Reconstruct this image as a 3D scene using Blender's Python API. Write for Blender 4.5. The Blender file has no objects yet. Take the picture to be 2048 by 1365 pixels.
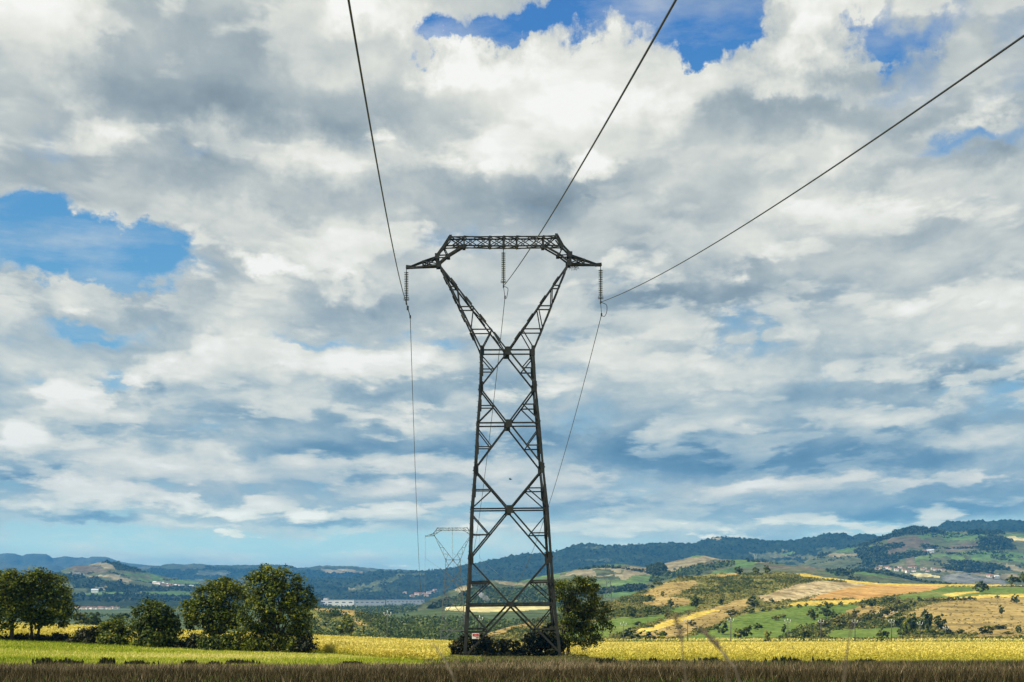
import bpy, bmesh, math, random
import numpy as np
from mathutils import Vector, Matrix, noise as mnoise

rng = np.random.default_rng(7)
random.seed(7)
scene = bpy.context.scene
COL = scene.collection

# ------------------------------------------------------------------ measuring the photograph
F = 2844.0          # focal length in photo pixels (50 mm lens)
CX, HY = 1024.0, 1190.0
EYE = 1.7


def at(px, py, d):
    """World point seen at photo pixel (px, py) at distance d along the view."""
    return Vector(((px - CX) / F * d, d, EYE + (HY - py) / F * d))


# ------------------------------------------------------------------ camera
cam_data = bpy.data.cameras.new('camera')
cam = bpy.data.objects.new('camera', cam_data)
COL.objects.link(cam)
cam.location = (0, 0, EYE)
cam.rotation_euler = (math.radians(90), 0, 0)
cam_data.sensor_width = 36.0
cam_data.lens = 36.0 * F / 2048.0
cam_data.shift_y = (HY - 682.5) / 2048.0
cam_data.clip_start = 0.1
cam_data.clip_end = 60000
cam_data.dof.use_dof = True
cam_data.dof.focus_distance = 110.0
cam_data.dof.aperture_fstop = 5.0
scene.camera = cam

# ------------------------------------------------------------------ render settings
scene.render.engine = 'CYCLES'
cy = scene.cycles
cy.use_denoising = True
cy.max_bounces = 5
cy.diffuse_bounces = 2
cy.glossy_bounces = 2
cy.transmission_bounces = 2
cy.transparent_max_bounces = 4
cy.volume_bounces = 0
cy.use_fast_gi = False
scene.view_settings.view_transform = 'Standard'
scene.view_settings.look = 'None'
scene.view_settings.exposure = 0.45
scene.view_settings.gamma = 1.0

# ------------------------------------------------------------------ sun
SUN_AZ = math.radians(-112)      # measured from +Y (view direction) towards +X: the sun stands left
SUN_EL = math.radians(42)
sun_dir = Vector((math.sin(SUN_AZ) * math.cos(SUN_EL), math.cos(SUN_AZ) * math.cos(SUN_EL), math.sin(SUN_EL)))
sd = bpy.data.lights.new('sun', 'SUN')
sd.energy = 5.0
sd.angle = math.radians(0.53)
sd.color = (1.0, 0.94, 0.82)
sun = bpy.data.objects.new('sun', sd)
COL.objects.link(sun)
sun.rotation_euler = (-sun_dir).to_track_quat('-Z', 'Y').to_euler()
sun.location = sun_dir * 200

# ------------------------------------------------------------------ world: daylight sky with broken cumulus
world = bpy.data.worlds.new('World')
scene.world = world
world.use_nodes = True
nt = world.node_tree
nt.nodes.clear()


class NB:
    """Small helper that writes shader maths as function calls."""
    def __init__(self, tree):
        self.t = tree

    def n(self, kind):
        return self.t.nodes.new(kind)

    def put(self, sock, v):
        if isinstance(v, bpy.types.NodeSocket):
            self.t.links.new(v, sock)
        elif v is not None:
            sock.default_value = v

    def m(self, op, a, b=None, c=None, clamp=False):
        n = self.n('ShaderNodeMath'); n.operation = op; n.use_clamp = clamp
        self.put(n.inputs[0], a); self.put(n.inputs[1], b)
        if c is not None: self.put(n.inputs[2], c)
        return n.outputs[0]

    def v(self, op, a, b=None, c=None):
        n = self.n('ShaderNodeVectorMath'); n.operation = op
        self.put(n.inputs[0], a)
        if op == 'SCALE':
            self.put(n.inputs['Scale'], b)
        else:
            if b is not None: self.put(n.inputs[1], b)
            if c is not None: self.put(n.inputs[2], c)
        return n.outputs['Value'] if op in ('LENGTH', 'DOT_PRODUCT', 'DISTANCE') else n.outputs['Vector']

    def xyz(self, x, y, z):
        n = self.n('ShaderNodeCombineXYZ')
        self.put(n.inputs[0], x); self.put(n.inputs[1], y); self.put(n.inputs[2], z)
        return n.outputs[0]

    def sep(self, v):
        n = self.n('ShaderNodeSeparateXYZ'); self.put(n.inputs[0], v)
        return n.outputs

    def noise(self, vec, scale, detail=5, rough=0.5, lac=2.0, dist=0.0, dim='3D', color=False, w=None):
        n = self.n('ShaderNodeTexNoise'); n.noise_dimensions = dim
        self.put(n.inputs['Vector'], vec)
        n.inputs['Scale'].default_value = scale
        n.inputs['Detail'].default_value = detail
        n.inputs['Roughness'].default_value = rough
        n.inputs['Lacunarity'].default_value = lac
        n.inputs['Distortion'].default_value = dist
        return n.outputs['Color'] if color else n.outputs[0]

    def rng(self, v, a, b, c=0.0, d=1.0, kind='LINEAR', clamp=True):
        n = self.n('ShaderNodeMapRange'); n.interpolation_type = kind; n.clamp = clamp
        self.put(n.inputs['Value'], v)
        for k, x in zip(('From Min', 'From Max', 'To Min', 'To Max'), (a, b, c, d)):
            self.put(n.inputs[k], x)
        return n.outputs['Result']

    def mix(self, f, a, b, blend='MIX'):
        n = self.n('ShaderNodeMix'); n.data_type = 'RGBA'; n.blend_type = blend
        self.put(n.inputs['Factor'], f)
        for k, x in (('A', a), ('B', b)):
            s = [i for i in n.inputs if i.name == k and i.type == 'RGBA'][0]
            self.put(s, x if isinstance(x, bpy.types.NodeSocket) else tuple(x) + ((1.0,) if len(x) == 3 else ()))
        return [o for o in n.outputs if o.type == 'RGBA'][0]

    def ramp(self, f, stops, interp='LINEAR'):
        n = self.n('ShaderNodeValToRGB'); self.put(n.inputs[0], f)
        n.color_ramp.interpolation = interp
        el = n.color_ramp.elements
        while len(el) < len(stops): el.new(0.5)
        for e, (p, c) in zip(el, stops):
            e.position = p; e.color = tuple(c) + (1.0,)
        return n.outputs[0]


def srgb(r, g, b):
    def f(c):
        c /= 255.0
        return c / 12.92 if c <= 0.04045 else ((c + 0.055) / 1.055) ** 2.4
    return (f(r), f(g), f(b))

W = NB(nt)
SKY_STRENGTH = 0.1
tc = W.n('ShaderNodeTexCoord').outputs['Generated']
dx, dy, dz = W.sep(W.v('NORMALIZE', tc))
az = W.m('ARCTAN2', dx, dy)
el = W.m('MAXIMUM', W.m('ARCSINE', dz), -0.03)
ang = W.xyz(az, el, 0.0)


def ae(px, py):
    a = math.atan2(px - CX, F)
    return a, math.atan2(HY - py, math.hypot(px - CX, F))


# ragged angular coordinates: the cloud masses below follow them
s_loc = W.m('ADD', el, 0.116)
lg = W.m('LOGARITHM', s_loc, math.e)
iso = W.xyz(W.m('MULTIPLY', az, 3.3), W.m('MULTIPLY', lg, 1.5), 0.0)
warp1 = W.v('SUBTRACT', W.noise(iso, 1.7, 3, 0.5, color=True), (0.5, 0.5, 0.5))
warp2 = W.v('SUBTRACT', W.noise(iso, 7.0, 6, 0.62, color=True), (0.5, 0.5, 0.5))
warp_s = W.v('ADD', W.v('SCALE', warp1, W.m('MULTIPLY', s_loc, 0.26)), W.v('SCALE', warp2, W.m('MULTIPLY', s_loc, 0.23)))
angw = W.v('ADD', ang, W.v('MULTIPLY', warp_s, (1.0, 0.7, 0.0)))

# cloud masses seen in this sky: (px, py, rx, ry, cover, light)
BLOBS = [
    # clear windows
    (1310, 15, 260, 85, -1.8, 0), (1400, 75, 120, 50, -1.5, 0), (1090, 5, 170, 44, -1.5, 0), (825, 58, 110, 36, -1.6, 0),
    (950, 25, 120, 44, -1.5, 0), (1800, 62, 190, 50, -0.7, 0), (1740, 5, 90, 50, -0.5, 0),
    (90, 495, 280, 70, -1.9, 0), (310, 490, 120, 46, -1.2, 0), (280, 570, 90, 46, -1.5, 0), (40, 470, 110, 40, -0.8, 0),
    (540, 145, 70, 26, -0.55, 0), (430, 180, 50, 20, -0.4, 0),
    (190, 662, 110, 24, -1.0, 0), (620, 684, 190, 24, -0.9, 0), (860, 672, 130, 26, -0.8, 0), (220, 745, 90, 24, -0.75, 0), (80, 740, 60, 20, -0.5, 0),
    (1910, 265, 120, 22, -0.35, 0),
    (540, 10, 200, 60, 0.8, 0.1),
    # big white crowns
    (1080, 140, 330, 130, 0.8, 0.30), (1010, 98, 130, 46, 0.8, 0.26), (1280, 170, 160, 90, 0.6, 0.32), (880, 110, 90, 60, 0.6, 0.34),
    (1610, 60, 130, 100, 1.4, 0.42), (1560, 110, 130, 60, 0.9, 0.2), (40, 70, 150, 150, 0.5, 0.30), (720, 5, 130, 50, 0.8, 0.30), (640, 120, 120, 50, 0.3, 0.22),
    (620, 310, 200, 70, 0.6, 0.26), (900, 330, 240, 70, 0.5, 0.30), (1150, 270, 200, 80, 0.5, 0.28), (430, 300, 60, 45, 0.4, 0.2),
    (190, 300, 70, 30, 0.3, 0.22), (130, 245, 70, 30, 0.3, 0.22),
    (620, 500, 320, 60, 0.4, 0.20), (1640, 160, 140, 30, 0.3, 0.28), (1650, 300, 170, 40, 0.3, 0.20), (1930, 230, 130, 30, 0.2, 0.2),
    (520, 552, 60, 22, 0.9, 0.40), (680, 565, 130, 20, 0.5, 0.30), (160, 590, 90, 50, 1.1, 0.26), (50, 600, 100, 46, 1.1, 0.22), (0, 660, 60, 50, 0.6, 0.2), (520, 620, 110, 40, 0.5, 0.24),
    (1330, 330, 200, 60, 0.2, 0.1), (1800, 400, 260, 60, 0.2, 0.18), (1560, 520, 330, 60, 0.2, 0.16), (1950, 610, 160, 60, 0.4, 0.24), (1900, 680, 200, 40, 0.4, 0.18),
    (480, 700, 170, 70, 0.9, 0.34), (300, 740, 110, 40, 0.8, 0.36), (115, 760, 100, 36, 0.8, 0.36), (700, 735, 160, 50, 0.8, 0.36), (860, 710, 120, 40, 0.7, 0.36), (1150, 720, 160, 50, 0.6, 0.32),
    (540, 800, 130, 36, 0.5, 0.22), (800, 845, 120, 26, 0.4, 0.30), (230, 905, 120, 50, 0.6, 0.32), (40, 870, 50, 40, 0.5, 0.26), (350, 930, 90, 34, 0.5, 0.26), (110, 800, 120, 36, 0.4, 0.22),
    (1400, 740, 220, 30, 0.3, 0.22), (1250, 680, 260, 26, 0.3, 0.14), (1900, 880, 180, 30, 0.3, 0.22), (1560, 965, 170, 26, 0.3, 0.2),
    (470, 945, 90, 24, 0.6, 0.30), (780, 968, 120, 22, 0.6, 0.30), (980, 940, 90, 30, 0.4, 0.22),
    (165, 985, 90, 40, 1.6, 0.60), (235, 998, 70, 28, 1.4, 0.50), (60, 1018, 70, 18, 0.7, 0.28), (350, 1008, 80, 22, 1.4, 0.48), (450, 1025, 80, 16, 0.9, 0.24), (600, 1022, 80, 18, 1.4, 0.46), (730, 1026, 120, 18, 0.6, 0.2),
    (700, 1060, 130, 14, 0.6, 0.22), (930, 1048, 80, 16, 0.6, 0.24), (1350, 1052, 260, 16, 0.4, 0.2), (380, 1050, 200, 14, 0.4, 0.16),
    # grey undersides
    (480, 150, 400, 130, 0.5, -0.20), (330, 250, 300, 70, 0.4, -0.18), (200, 380, 330, 60, 0.5, -0.06), (520, 250, 120, 70, 0.3, -0.12), (560, 400, 330, 40, 0.5, -0.14),
    (1060, 365, 420, 40, 0.6, -0.24), (880, 430, 300, 40, 0.4, -0.08), (1240, 140, 90, 40, 0.2, -0.18), (1640, 125, 160, 40, 0.8, -0.18), (1760, 220, 330, 50, 0.5, -0.20), (1500, 215, 140, 40, 0.5, -0.12), (1400, 420, 240, 50, 0.3, -0.12), (1990, 300, 110, 40, 0.5, -0.26), (1800, 310, 100, 26, 0.3, -0.16), (1080, 410, 80, 50, 0.2, -0.12),
    (1900, 90, 120, 60, 0.5, -0.02), (1900, 440, 200, 40, 0.3, -0.10),
    (400, 630, 230, 50, 0.6, -0.12), (730, 600, 200, 40, 0.6, -0.14), (1420, 590, 260, 50, 0.3, -0.16), (1230, 610, 90, 40, 0.2, -0.1),
    (60, 790, 90, 20, 0.6, -0.16), (300, 785, 200, 26, 0.5, -0.14), (820, 785, 300, 26, 0.5, -0.16), (640, 850, 420, 40, 0.5, -0.16), (180, 850, 150, 20, 0.3, -0.14), (100, 950, 160, 18, 0.3, -0.18), (700, 905, 340, 34, 0.6, -0.32), (1200, 890, 330, 40, 0.5, -0.28),
    (1700, 860, 480, 50, 0.5, -0.22), (1550, 915, 460, 40, 0.5, -0.29), (1850, 930, 260, 40, 0.4, -0.25), (1950, 760, 200, 26, 0.3, -0.24), (1600, 780, 300, 40, 0.3, -0.12), (1700, 1005, 460, 30, 0.3, -0.22), (1900, 1030, 300, 24, 0.3, -0.20), (1250, 1000, 300, 20, 0.2, -0.14),
    (170, 1042, 110, 12, 0.9, -0.22), (240, 1010, 40, 12, 0.2, -0.16), (110, 1010, 34, 14, 0.2, -0.10), (640, 1042, 160, 8, 0.5, -0.14),
    # thin air low over the horizon
    (600, 1090, 900, 42, -0.95, 0), (300, 985, 160, 24, -0.35, 0), (800, 1000, 260, 20, -0.2, 0),
]
cov = None
bri = None
for (px, py, rx, ry, c, l) in BLOBS:
    a, e = ae(px, py)
    ir = (F / rx, F / ry, 0.0)
    q = W.v('LENGTH', W.v('MULTIPLY_ADD', angw, ir, (-a * ir[0], -e * ir[1], 0.0)))
    w = W.rng(q, 1.25, 0.0, 0.0, 1.0, 'SMOOTHSTEP')
    if c:
        cov = W.m('MULTIPLY_ADD', w, c, cov if cov is not None else 0.0)
    if l:
        bri = W.m('MULTIPLY_ADD', w, l, bri if bri is not None else 0.0)


grow = W.rng(el, 0.0, 0.30, 1.5, 0.9)
AZW = W.m('MULTIPLY', az, grow)


def deck(du, dv, z=0.3, s1=1.35, s2=2.7, sv=5.0, ky=2.1, mixv=-0.34, det=9):
    """Fractal cloud density, flatter and finer towards the horizon; (du, dv) looks a little aside."""
    e = W.m('MULTIPLY_ADD', s_loc, dv, s_loc) if dv else s_loc
    l = W.m('LOGARITHM', e, math.e)
    x = W.m('MULTIPLY', W.m('MULTIPLY_ADD', s_loc, du, AZW) if du else AZW, 3.3)
    p = W.xyz(x, W.m('MULTIPLY', l, ky * 1.5), z - 0.3)
    q = W.xyz(x, W.m('MULTIPLY', l, ky), z)
    q = W.v('ADD', q, W.v('SCALE', warp1, 0.25))
    a1 = W.noise(p, s1, 2, 0.5)
    a2 = W.noise(q, s2, det, 0.545)
    vo = W.n('ShaderNodeTexVoronoi'); vo.feature = 'F1'; vo.normalize = True
    W.put(vo.inputs['Vector'], W.v('ADD', q, W.v('SCALE', warp2, 0.10)))
    vo.inputs['Scale'].default_value = sv; vo.inputs['Detail'].default_value = 3.0
    vo.inputs['Roughness'].default_value = 0.55; vo.inputs['Lacunarity'].default_value = 2.1
    d = W.m('MULTIPLY_ADD', a1, 0.40, W.m('MULTIPLY', a2, 0.62))
    return W.m('MULTIPLY_ADD', vo.outputs['Distance'], mixv, W.m('ADD', d, 0.11))


d0 = deck(0, 0)
d1 = deck(-0.022, 0.055)
d2 = deck(-0.06, 0.16)
cover = W.m('ADD', W.m('MULTIPLY_ADD', W.m('SUBTRACT', d0, 0.5), 4.2, 0.88), cov)
alpha = W.rng(cover, -0.05, 0.95, 0, 1, 'SMOOTHSTEP')
slope1 = W.m('SUBTRACT', d0, d1)
slope2 = W.m('SUBTRACT', d0, d2)
light = W.m('MULTIPLY_ADD', slope1, 1.05, W.m('MULTIPLY', slope2, 0.62))
light = W.m('MULTIPLY', light, W.rng(el, 0.0, 0.16, 0.45, 1.0))
light = W.m('MULTIPLY', light, W.rng(el, 0.18, 0.36, 1.0, 0.72))
light = W.m('ADD', W.m('ADD', light, bri), 0.56)
light = W.m('MULTIPLY_ADD', W.m('SUBTRACT', 1.0, alpha), 0.16, light)
# rows of nearer cumulus in front of the deck, each with a bright crown and a shaded base
bri_c = W.m('MINIMUM', W.m('MAXIMUM', bri, -0.42), 0.38)
neg = W.m('MINIMUM', cov, 0.0)


def heaps(z, thr, soft, base, ky):
    f0 = deck(0, 0, z, 1.9, 3.1, 6.0, ky, -0.40)
    f1 = deck(-0.03, 0.08, z, 1.9, 3.1, 6.0, ky, -0.40, 6)
    f2 = deck(-0.08, 0.26, z, 1.9, 3.1, 6.0, ky, -0.40, 3)
    h = W.m('SUBTRACT', f0, thr)
    h = W.m('MULTIPLY_ADD', bri_c, 0.24, h)
    h = W.m('MULTIPLY_ADD', neg, 0.16, h)
    h = W.m('SUBTRACT', h, W.rng(el, 0.22, 0.40, 0.0, 0.06))
    h = W.m('SUBTRACT', h, W.rng(el, 0.06, 0.012, 0.0, 0.14))
    s1 = W.m('SUBTRACT', f0, f1)
    s2 = W.m('SUBTRACT', f0, f2)
    top = W.m('MULTIPLY_ADD', s1, 0.9, W.m('MULTIPLY', s2, 1.0))
    al = W.rng(h, 0.0, soft, 0, 1, 'SMOOTHSTEP')
    al = W.m('MULTIPLY', al, W.rng(top, -0.16, 0.04, 0.10, 1.0, 'SMOOTHSTEP'))
    lt = W.m('MULTIPLY_ADD', top, W.rng(el, 0.0, 0.12, 0.7, 1.0), base)
    lt = W.m('ADD', lt, W.rng(h, 0.0, 0.20, 0.10, -0.08))
    lt = W.m('MULTIPLY_ADD', bri_c, 0.80, lt)
    return al, lt


for (z, thr, soft, base, ky) in ((3.7, 0.485, 0.085, 0.575, 3.2), (8.2, 0.515, 0.07, 0.60, 2.8)):
    al, lt = heaps(z, thr, soft, base, ky)
    fl = W.n('ShaderNodeMix'); fl.data_type = 'FLOAT'
    W.put(fl.inputs[0], W.m('MULTIPLY', al, W.rng(el, 0.12, 0.36, 0.86, 0.62))); W.put(fl.inputs[2], light); W.put(fl.inputs[3], lt)
    light = fl.outputs[0]
    alpha = W.m('MAXIMUM', alpha, al)
light = W.m('MINIMUM', W.m('MAXIMUM', light, 0.0), 1.0)
hi_col = W.ramp(light, [(0.0, srgb(112, 128, 138)), (0.28, srgb(148, 162, 169)), (0.5, srgb(178, 187, 188)), (0.68, srgb(206, 210, 205)), (0.85, srgb(232, 232, 222)), (1.0, srgb(253, 252, 246))])
lo_col = W.ramp(light, [(0.0, srgb(84, 128, 158)), (0.28, srgb(114, 152, 176)), (0.5, srgb(156, 182, 194)), (0.68, srgb(198, 210, 208)), (0.85, srgb(232, 233, 222)), (1.0, srgb(254, 252, 242))])
cloud_col = W.mix(W.rng(el, 0.06, 0.26, 0, 1, 'SMOOTHSTEP'), lo_col, hi_col)
sky_tex = W.n('ShaderNodeTexSky')
sky_tex.sky_type = 'NISHITA'
sky_tex.sun_disc = False
sky_tex.sun_elevation = SUN_EL
sky_tex.sun_rotation = SUN_AZ
sky_tex.altitude = 300
sky_tex.air_density = 1.0
sky_tex.dust_density = 0.6
sky_tex.ozone_density = 2.0
blue = W.ramp(W.rng(el, 0.0, 0.46), [(0.0, srgb(188, 222, 226)), (0.12, srgb(160, 210, 224)), (0.3, srgb(120, 186, 222)), (0.55, srgb(84, 160, 214)), (0.8, srgb(58, 132, 206)), (1.0, srgb(46, 116, 198))])
clear = W.mix(0.75, W.v('SCALE', sky_tex.outputs[0], SKY_STRENGTH), blue)
veil = W.rng(W.noise(W.xyz(W.m('MULTIPLY', az, 5.0), W.m('MULTIPLY', lg, 7.0), W.m('MULTIPLY', az, 2.0)), 1.6, 7, 0.62), 0.46, 0.74, 0.0, 0.5)
alpha = W.m('MAXIMUM', alpha, veil)
final = W.mix(alpha, clear, cloud_col)
low = W.rng(el, 0.0, 0.080, 1.0, 0.0, 'SMOOTHSTEP')
final = W.v('MULTIPLY', final, W.v('ADD', W.v('SCALE', (0.98, 0.98, 0.62), low), (1.0, 1.0, 1.0)))
final = W.v('SCALE', final, 2.0 ** -scene.view_settings.exposure / SKY_STRENGTH)
bg = W.n('ShaderNodeBackground')
W.put(bg.inputs['Color'], final)
bg.inputs['Strength'].default_value = SKY_STRENGTH
wo = W.n('ShaderNodeOutputWorld')
nt.links.new(bg.outputs[0], wo.inputs['Surface'])
world.cycles.sampling_method = 'MANUAL'
world.cycles.sample_map_resolution = 512

# ------------------------------------------------------------------ object helpers
def tag(o, label=None, cat=None, group=None, kind=None):
    if label: o['label'] = label
    if cat: o['category'] = cat
    if group: o['group'] = group
    if kind: o['kind'] = kind
    return o


def empty(name, loc, label, cat, group=None, rz=0.0):
    o = bpy.data.objects.new(name, None)
    COL.objects.link(o)
    o.location = loc
    o.rotation_euler = (0, 0, rz)
    o.empty_display_size = 0.5
    return tag(o, label, cat, group)


def mesh_np(name, verts, faces_n, idx, mats, mat_idx=None, smooth=False, tint=None):
    """A mesh from numpy: faces_n is the corner count of every face, idx the flat corner list."""
    me = bpy.data.meshes.new(name)
    verts = np.asarray(verts, dtype=np.float32)
    idx = np.asarray(idx, dtype=np.int32).ravel()
    nf = len(idx) // faces_n
    me.vertices.add(len(verts))
    me.vertices.foreach_set('co', verts.ravel())
    me.loops.add(len(idx))
    me.loops.foreach_set('vertex_index', idx)
    me.polygons.add(nf)
    me.polygons.foreach_set('loop_start', np.arange(0, nf * faces_n, faces_n, dtype=np.int32))
    me.polygons.foreach_set('loop_total', np.full(nf, faces_n, dtype=np.int32))
    for m in (mats if isinstance(mats, (list, tuple)) else [mats]):
        me.materials.append(m)
    if mat_idx is not None:
        me.polygons.foreach_set('material_index', np.asarray(mat_idx, dtype=np.int32))
    if smooth:
        me.polygons.foreach_set('use_smooth', np.ones(nf, dtype=bool))
    me.update(calc_edges=True)
    if tint is not None:
        at_ = me.attributes.new('tint', 'FLOAT', 'POINT')
        at_.data.foreach_set('value', np.asarray(tint, dtype=np.float32))
    return me


def obj(name, me, parent=None, loc=None):
    o = bpy.data.objects.new(name, me)
    COL.objects.link(o)
    if parent is not None: o.parent = parent
    if loc is not None: o.location = loc
    return o


class MB:
    """Collects boxes, bars and tubes; build() links them as ONE mesh object."""
    def __init__(self):
        self.v = []
        self.f = []

    def add(self, vs, fs):
        k = len(self.v)
        self.v += [tuple(v) for v in vs]
        self.f += [tuple(i + k for i in f) for f in fs]

    def bar(self, p, q, w, t=None, side=None):
        """Square bar from p to q."""
        t = t or w
        p, q = Vector(p), Vector(q)
        d = (q - p).normalized()
        s = side if side is not None else (Vector((0, 1, 0)) if abs(d.y) < 0.9 else Vector((1, 0, 0)))
        a = d.cross(s).normalized(); b = d.cross(a).normalized()
        vs = []
        for c in (p, q):
            for i, j in ((-1, -1), (1, -1), (1, 1), (-1, 1)):
                vs.append(c + a * i * w / 2 + b * j * t / 2)
        self.add(vs, [(0, 3, 2, 1), (4, 5, 6, 7), (0, 1, 5, 4), (1, 2, 6, 5), (2, 3, 7, 6), (3, 0, 4, 7)])

    def angle(self, p, q, w, inx, iny, t=0.02):
        """Rolled steel angle from p to q; its two flanges run along inx and iny from the heel."""
        p, q = Vector(p), Vector(q)
        d = (q - p).normalized()
        a = Vector(inx); a = (a - d * a.dot(d)).normalized()
        b = Vector(iny); b = b - d * b.dot(d); b = (b - a * b.dot(a)).normalized()
        prof = [(0, 0), (w, 0), (w, t), (t, t), (t, w), (0, w)]
        vs = [c + a * x + b * y for c in (p, q) for x, y in prof]
        fs = [(0, 1, 7, 6), (1, 2, 8, 7), (2, 3, 9, 8), (3, 4, 10, 9), (4, 5, 11, 10), (5, 0, 6, 11),
              (0, 3, 2, 1), (0, 5, 4, 3), (6, 7, 8, 9), (6, 9, 10, 11)]
        self.add(vs, fs)

    def box(self, c, sx, sy, sz):
        c = Vector(c)
        self.bar(c - Vector((0, 0, sz / 2)), c + Vector((0, 0, sz / 2)), sx, sy)

    def tube(self, pts, rad, n=6, cap=True):
        pts = [Vector(p) for p in pts]
        rad = rad if isinstance(rad, (list, tuple)) else [rad] * len(pts)
        k = len(self.v)
        up = None
        for i, p in enumerate(pts):
            d = (pts[min(i + 1, len(pts) - 1)] - pts[max(i - 1, 0)]).normalized()
            if up is None:
                up = Vector((0, 0, 1)) if abs(d.z) < 0.9 else Vector((1, 0, 0))
            a = (up - d * up.dot(d)).normalized(); b = d.cross(a)
            up = a
            for j in range(n):
                g = 2 * math.pi * j / n
                self.v.append(tuple(p + (a * math.cos(g) + b * math.sin(g)) * rad[i]))
        for i in range(len(pts) - 1):
            for j in range(n):
                j2 = (j + 1) % n
                self.f.append((k + i * n + j, k + i * n + j2, k + (i + 1) * n + j2, k + (i + 1) * n + j))
        if cap:
            self.f.append(tuple(k + j for j in reversed(range(n))))
            self.f.append(tuple(k + (len(pts) - 1) * n + j for j in range(n)))

    def lathe(self, axis_top, prof, n=10):
        """Turned shape hanging down from axis_top: prof is [(radius, drop)]."""
        c = Vector(axis_top)
        k = len(self.v)
        for r, z in prof:
            for j in range(n):
                g = 2 * math.pi * j / n
                self.v.append((c.x + r * math.cos(g), c.y + r * math.sin(g), c.z - z))
        for i in range(len(prof) - 1):
            for j in range(n):
                j2 = (j + 1) % n
                self.f.append((k + i * n + j, k + (i + 1) * n + j, k + (i + 1) * n + j2, k + i * n + j2))
        self.f.append(tuple(k + j for j in range(n)))
        self.f.append(tuple(k + (len(prof) - 1) * n + j for j in reversed(range(n))))

    def build(self, name, mat, parent=None, smooth=False):
        me = bpy.data.meshes.new(name)
        me.from_pydata(self.v, [], self.f)
        me.materials.append(mat)
        if smooth:
            me.polygons.foreach_set('use_smooth', [True] * len(me.polygons))
        me.update()
        return obj(name, me, parent)


# ------------------------------------------------------------------ materials
def new_mat(name):
    m = bpy.data.materials.new(name)
    m.use_nodes = True
    m.node_tree.nodes.clear()
    b = NB(m.node_tree)
    out = b.n('ShaderNodeOutputMaterial')
    return m, b, out


def principled(b, out, color, rough=0.8, metal=0.0, spec=0.3, bump=None, bump_d=0.05, bump_s=0.5):
    p = b.n('ShaderNodeBsdfPrincipled')
    b.put(p.inputs['Base Color'], color if isinstance(color, bpy.types.NodeSocket) else tuple(color) + (1,))
    b.put(p.inputs['Roughness'], rough)
    p.inputs['Metallic'].default_value = metal
    p.inputs['Specular IOR Level'].default_value = spec
    if bump is not None:
        bn = b.n('ShaderNodeBump')
        bn.inputs['Strength'].default_value = bump_s
        bn.inputs['Distance'].default_value = bump_d
        b.put(bn.inputs['Height'], bump)
        b.put(p.inputs['Normal'], bn.outputs[0])
    b.t.links.new(p.outputs[0], out.inputs['Surface'])
    return p


def leaf_mat(name, cols, trans=0.3, rough=0.6, spec=0.2):
    """Leaves: colour picked per leaf from the mesh's own random 'tint', a little light passes through."""
    m, b, out = new_mat(name)
    a = b.n('ShaderNodeAttribute'); a.attribute_name = 'tint'
    stops = [(i / (len(cols) - 1), c) for i, c in enumerate(cols)]
    col = b.ramp(a.outputs['Fac'], stops)
    d = b.n('ShaderNodeBsdfPrincipled')
    b.put(d.inputs['Base Color'], col)
    d.inputs['Roughness'].default_value = rough
    d.inputs['Specular IOR Level'].default_value = spec
    t = b.n('ShaderNodeBsdfTranslucent')
    b.put(t.inputs['Color'], col)
    mx = b.n('ShaderNodeMixShader'); mx.inputs[0].default_value = trans
    b.t.links.new(d.outputs[0], mx.inputs[1]); b.t.links.new(t.outputs[0], mx.inputs[2])
    b.t.links.new(mx.outputs[0], out.inputs['Surface'])
    return m


def field_mat(name, cols, scale, detail=6, rough=0.9, stretch=(1, 1, 1), speck=None, fine=None, rows=None):
    """Land cover: noise patches between the given colours; speck = (scale, amount, colour) adds tufts or bare spots."""
    m, b, out = new_mat(name)
    g = b.n('ShaderNodeNewGeometry').outputs['Position']
    g = b.v('MULTIPLY', g, stretch)
    f = b.noise(g, scale, detail, 0.62)
    f = b.rng(f, 0.32, 0.68)
    col = b.ramp(f, [(i / (len(cols) - 1), c) for i, c in enumerate(cols)])
    if fine:
        h = b.rng(b.noise(g, fine, 4, 0.6), 0.3, 0.7, 0.55, 1.45)
        col = b.v('SCALE', col, h)
    if speck:
        sc, amt, c = speck
        w = b.rng(b.noise(g, sc, 3, 0.6), 0.62 - amt, 0.68 - amt)
        col = b.mix(w, col, c)
    if rows:                       # drilled rows and tractor lines: (direction, spacing in metres, depth)
        (rx, ry), sp, amt = rows
        ph = b.m('MULTIPLY', b.v('DOT_PRODUCT', g, (rx, ry, 0.0)), 6.2832 / sp)
        ph = b.m('ADD', ph, b.m('MULTIPLY', b.noise(g, 0.01, 3, 0.5), 9.0))
        col = b.v('SCALE', col, b.m('MULTIPLY_ADD', b.m('SINE', ph), amt, 1.0))
    bump = b.noise(g, (fine or scale * 6), 4, 0.6)
    principled(b, out, col, rough, spec=0.1, bump=bump, bump_d=0.6 / (fine or scale * 6), bump_s=0.5)
    return m


def plain(name, col, rough=0.7, metal=0.0, var=0.15, scale=3.0, spec=0.3):
    m, b, out = new_mat(name)
    g = b.n('ShaderNodeNewGeometry').outputs['Position']
    h = b.rng(b.noise(g, scale, 4, 0.6), 0.3, 0.7, 1 - var, 1 + var)
    c = b.v('SCALE', tuple(col), h)
    principled(b, out, c, rough, metal, spec)
    return m


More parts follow.
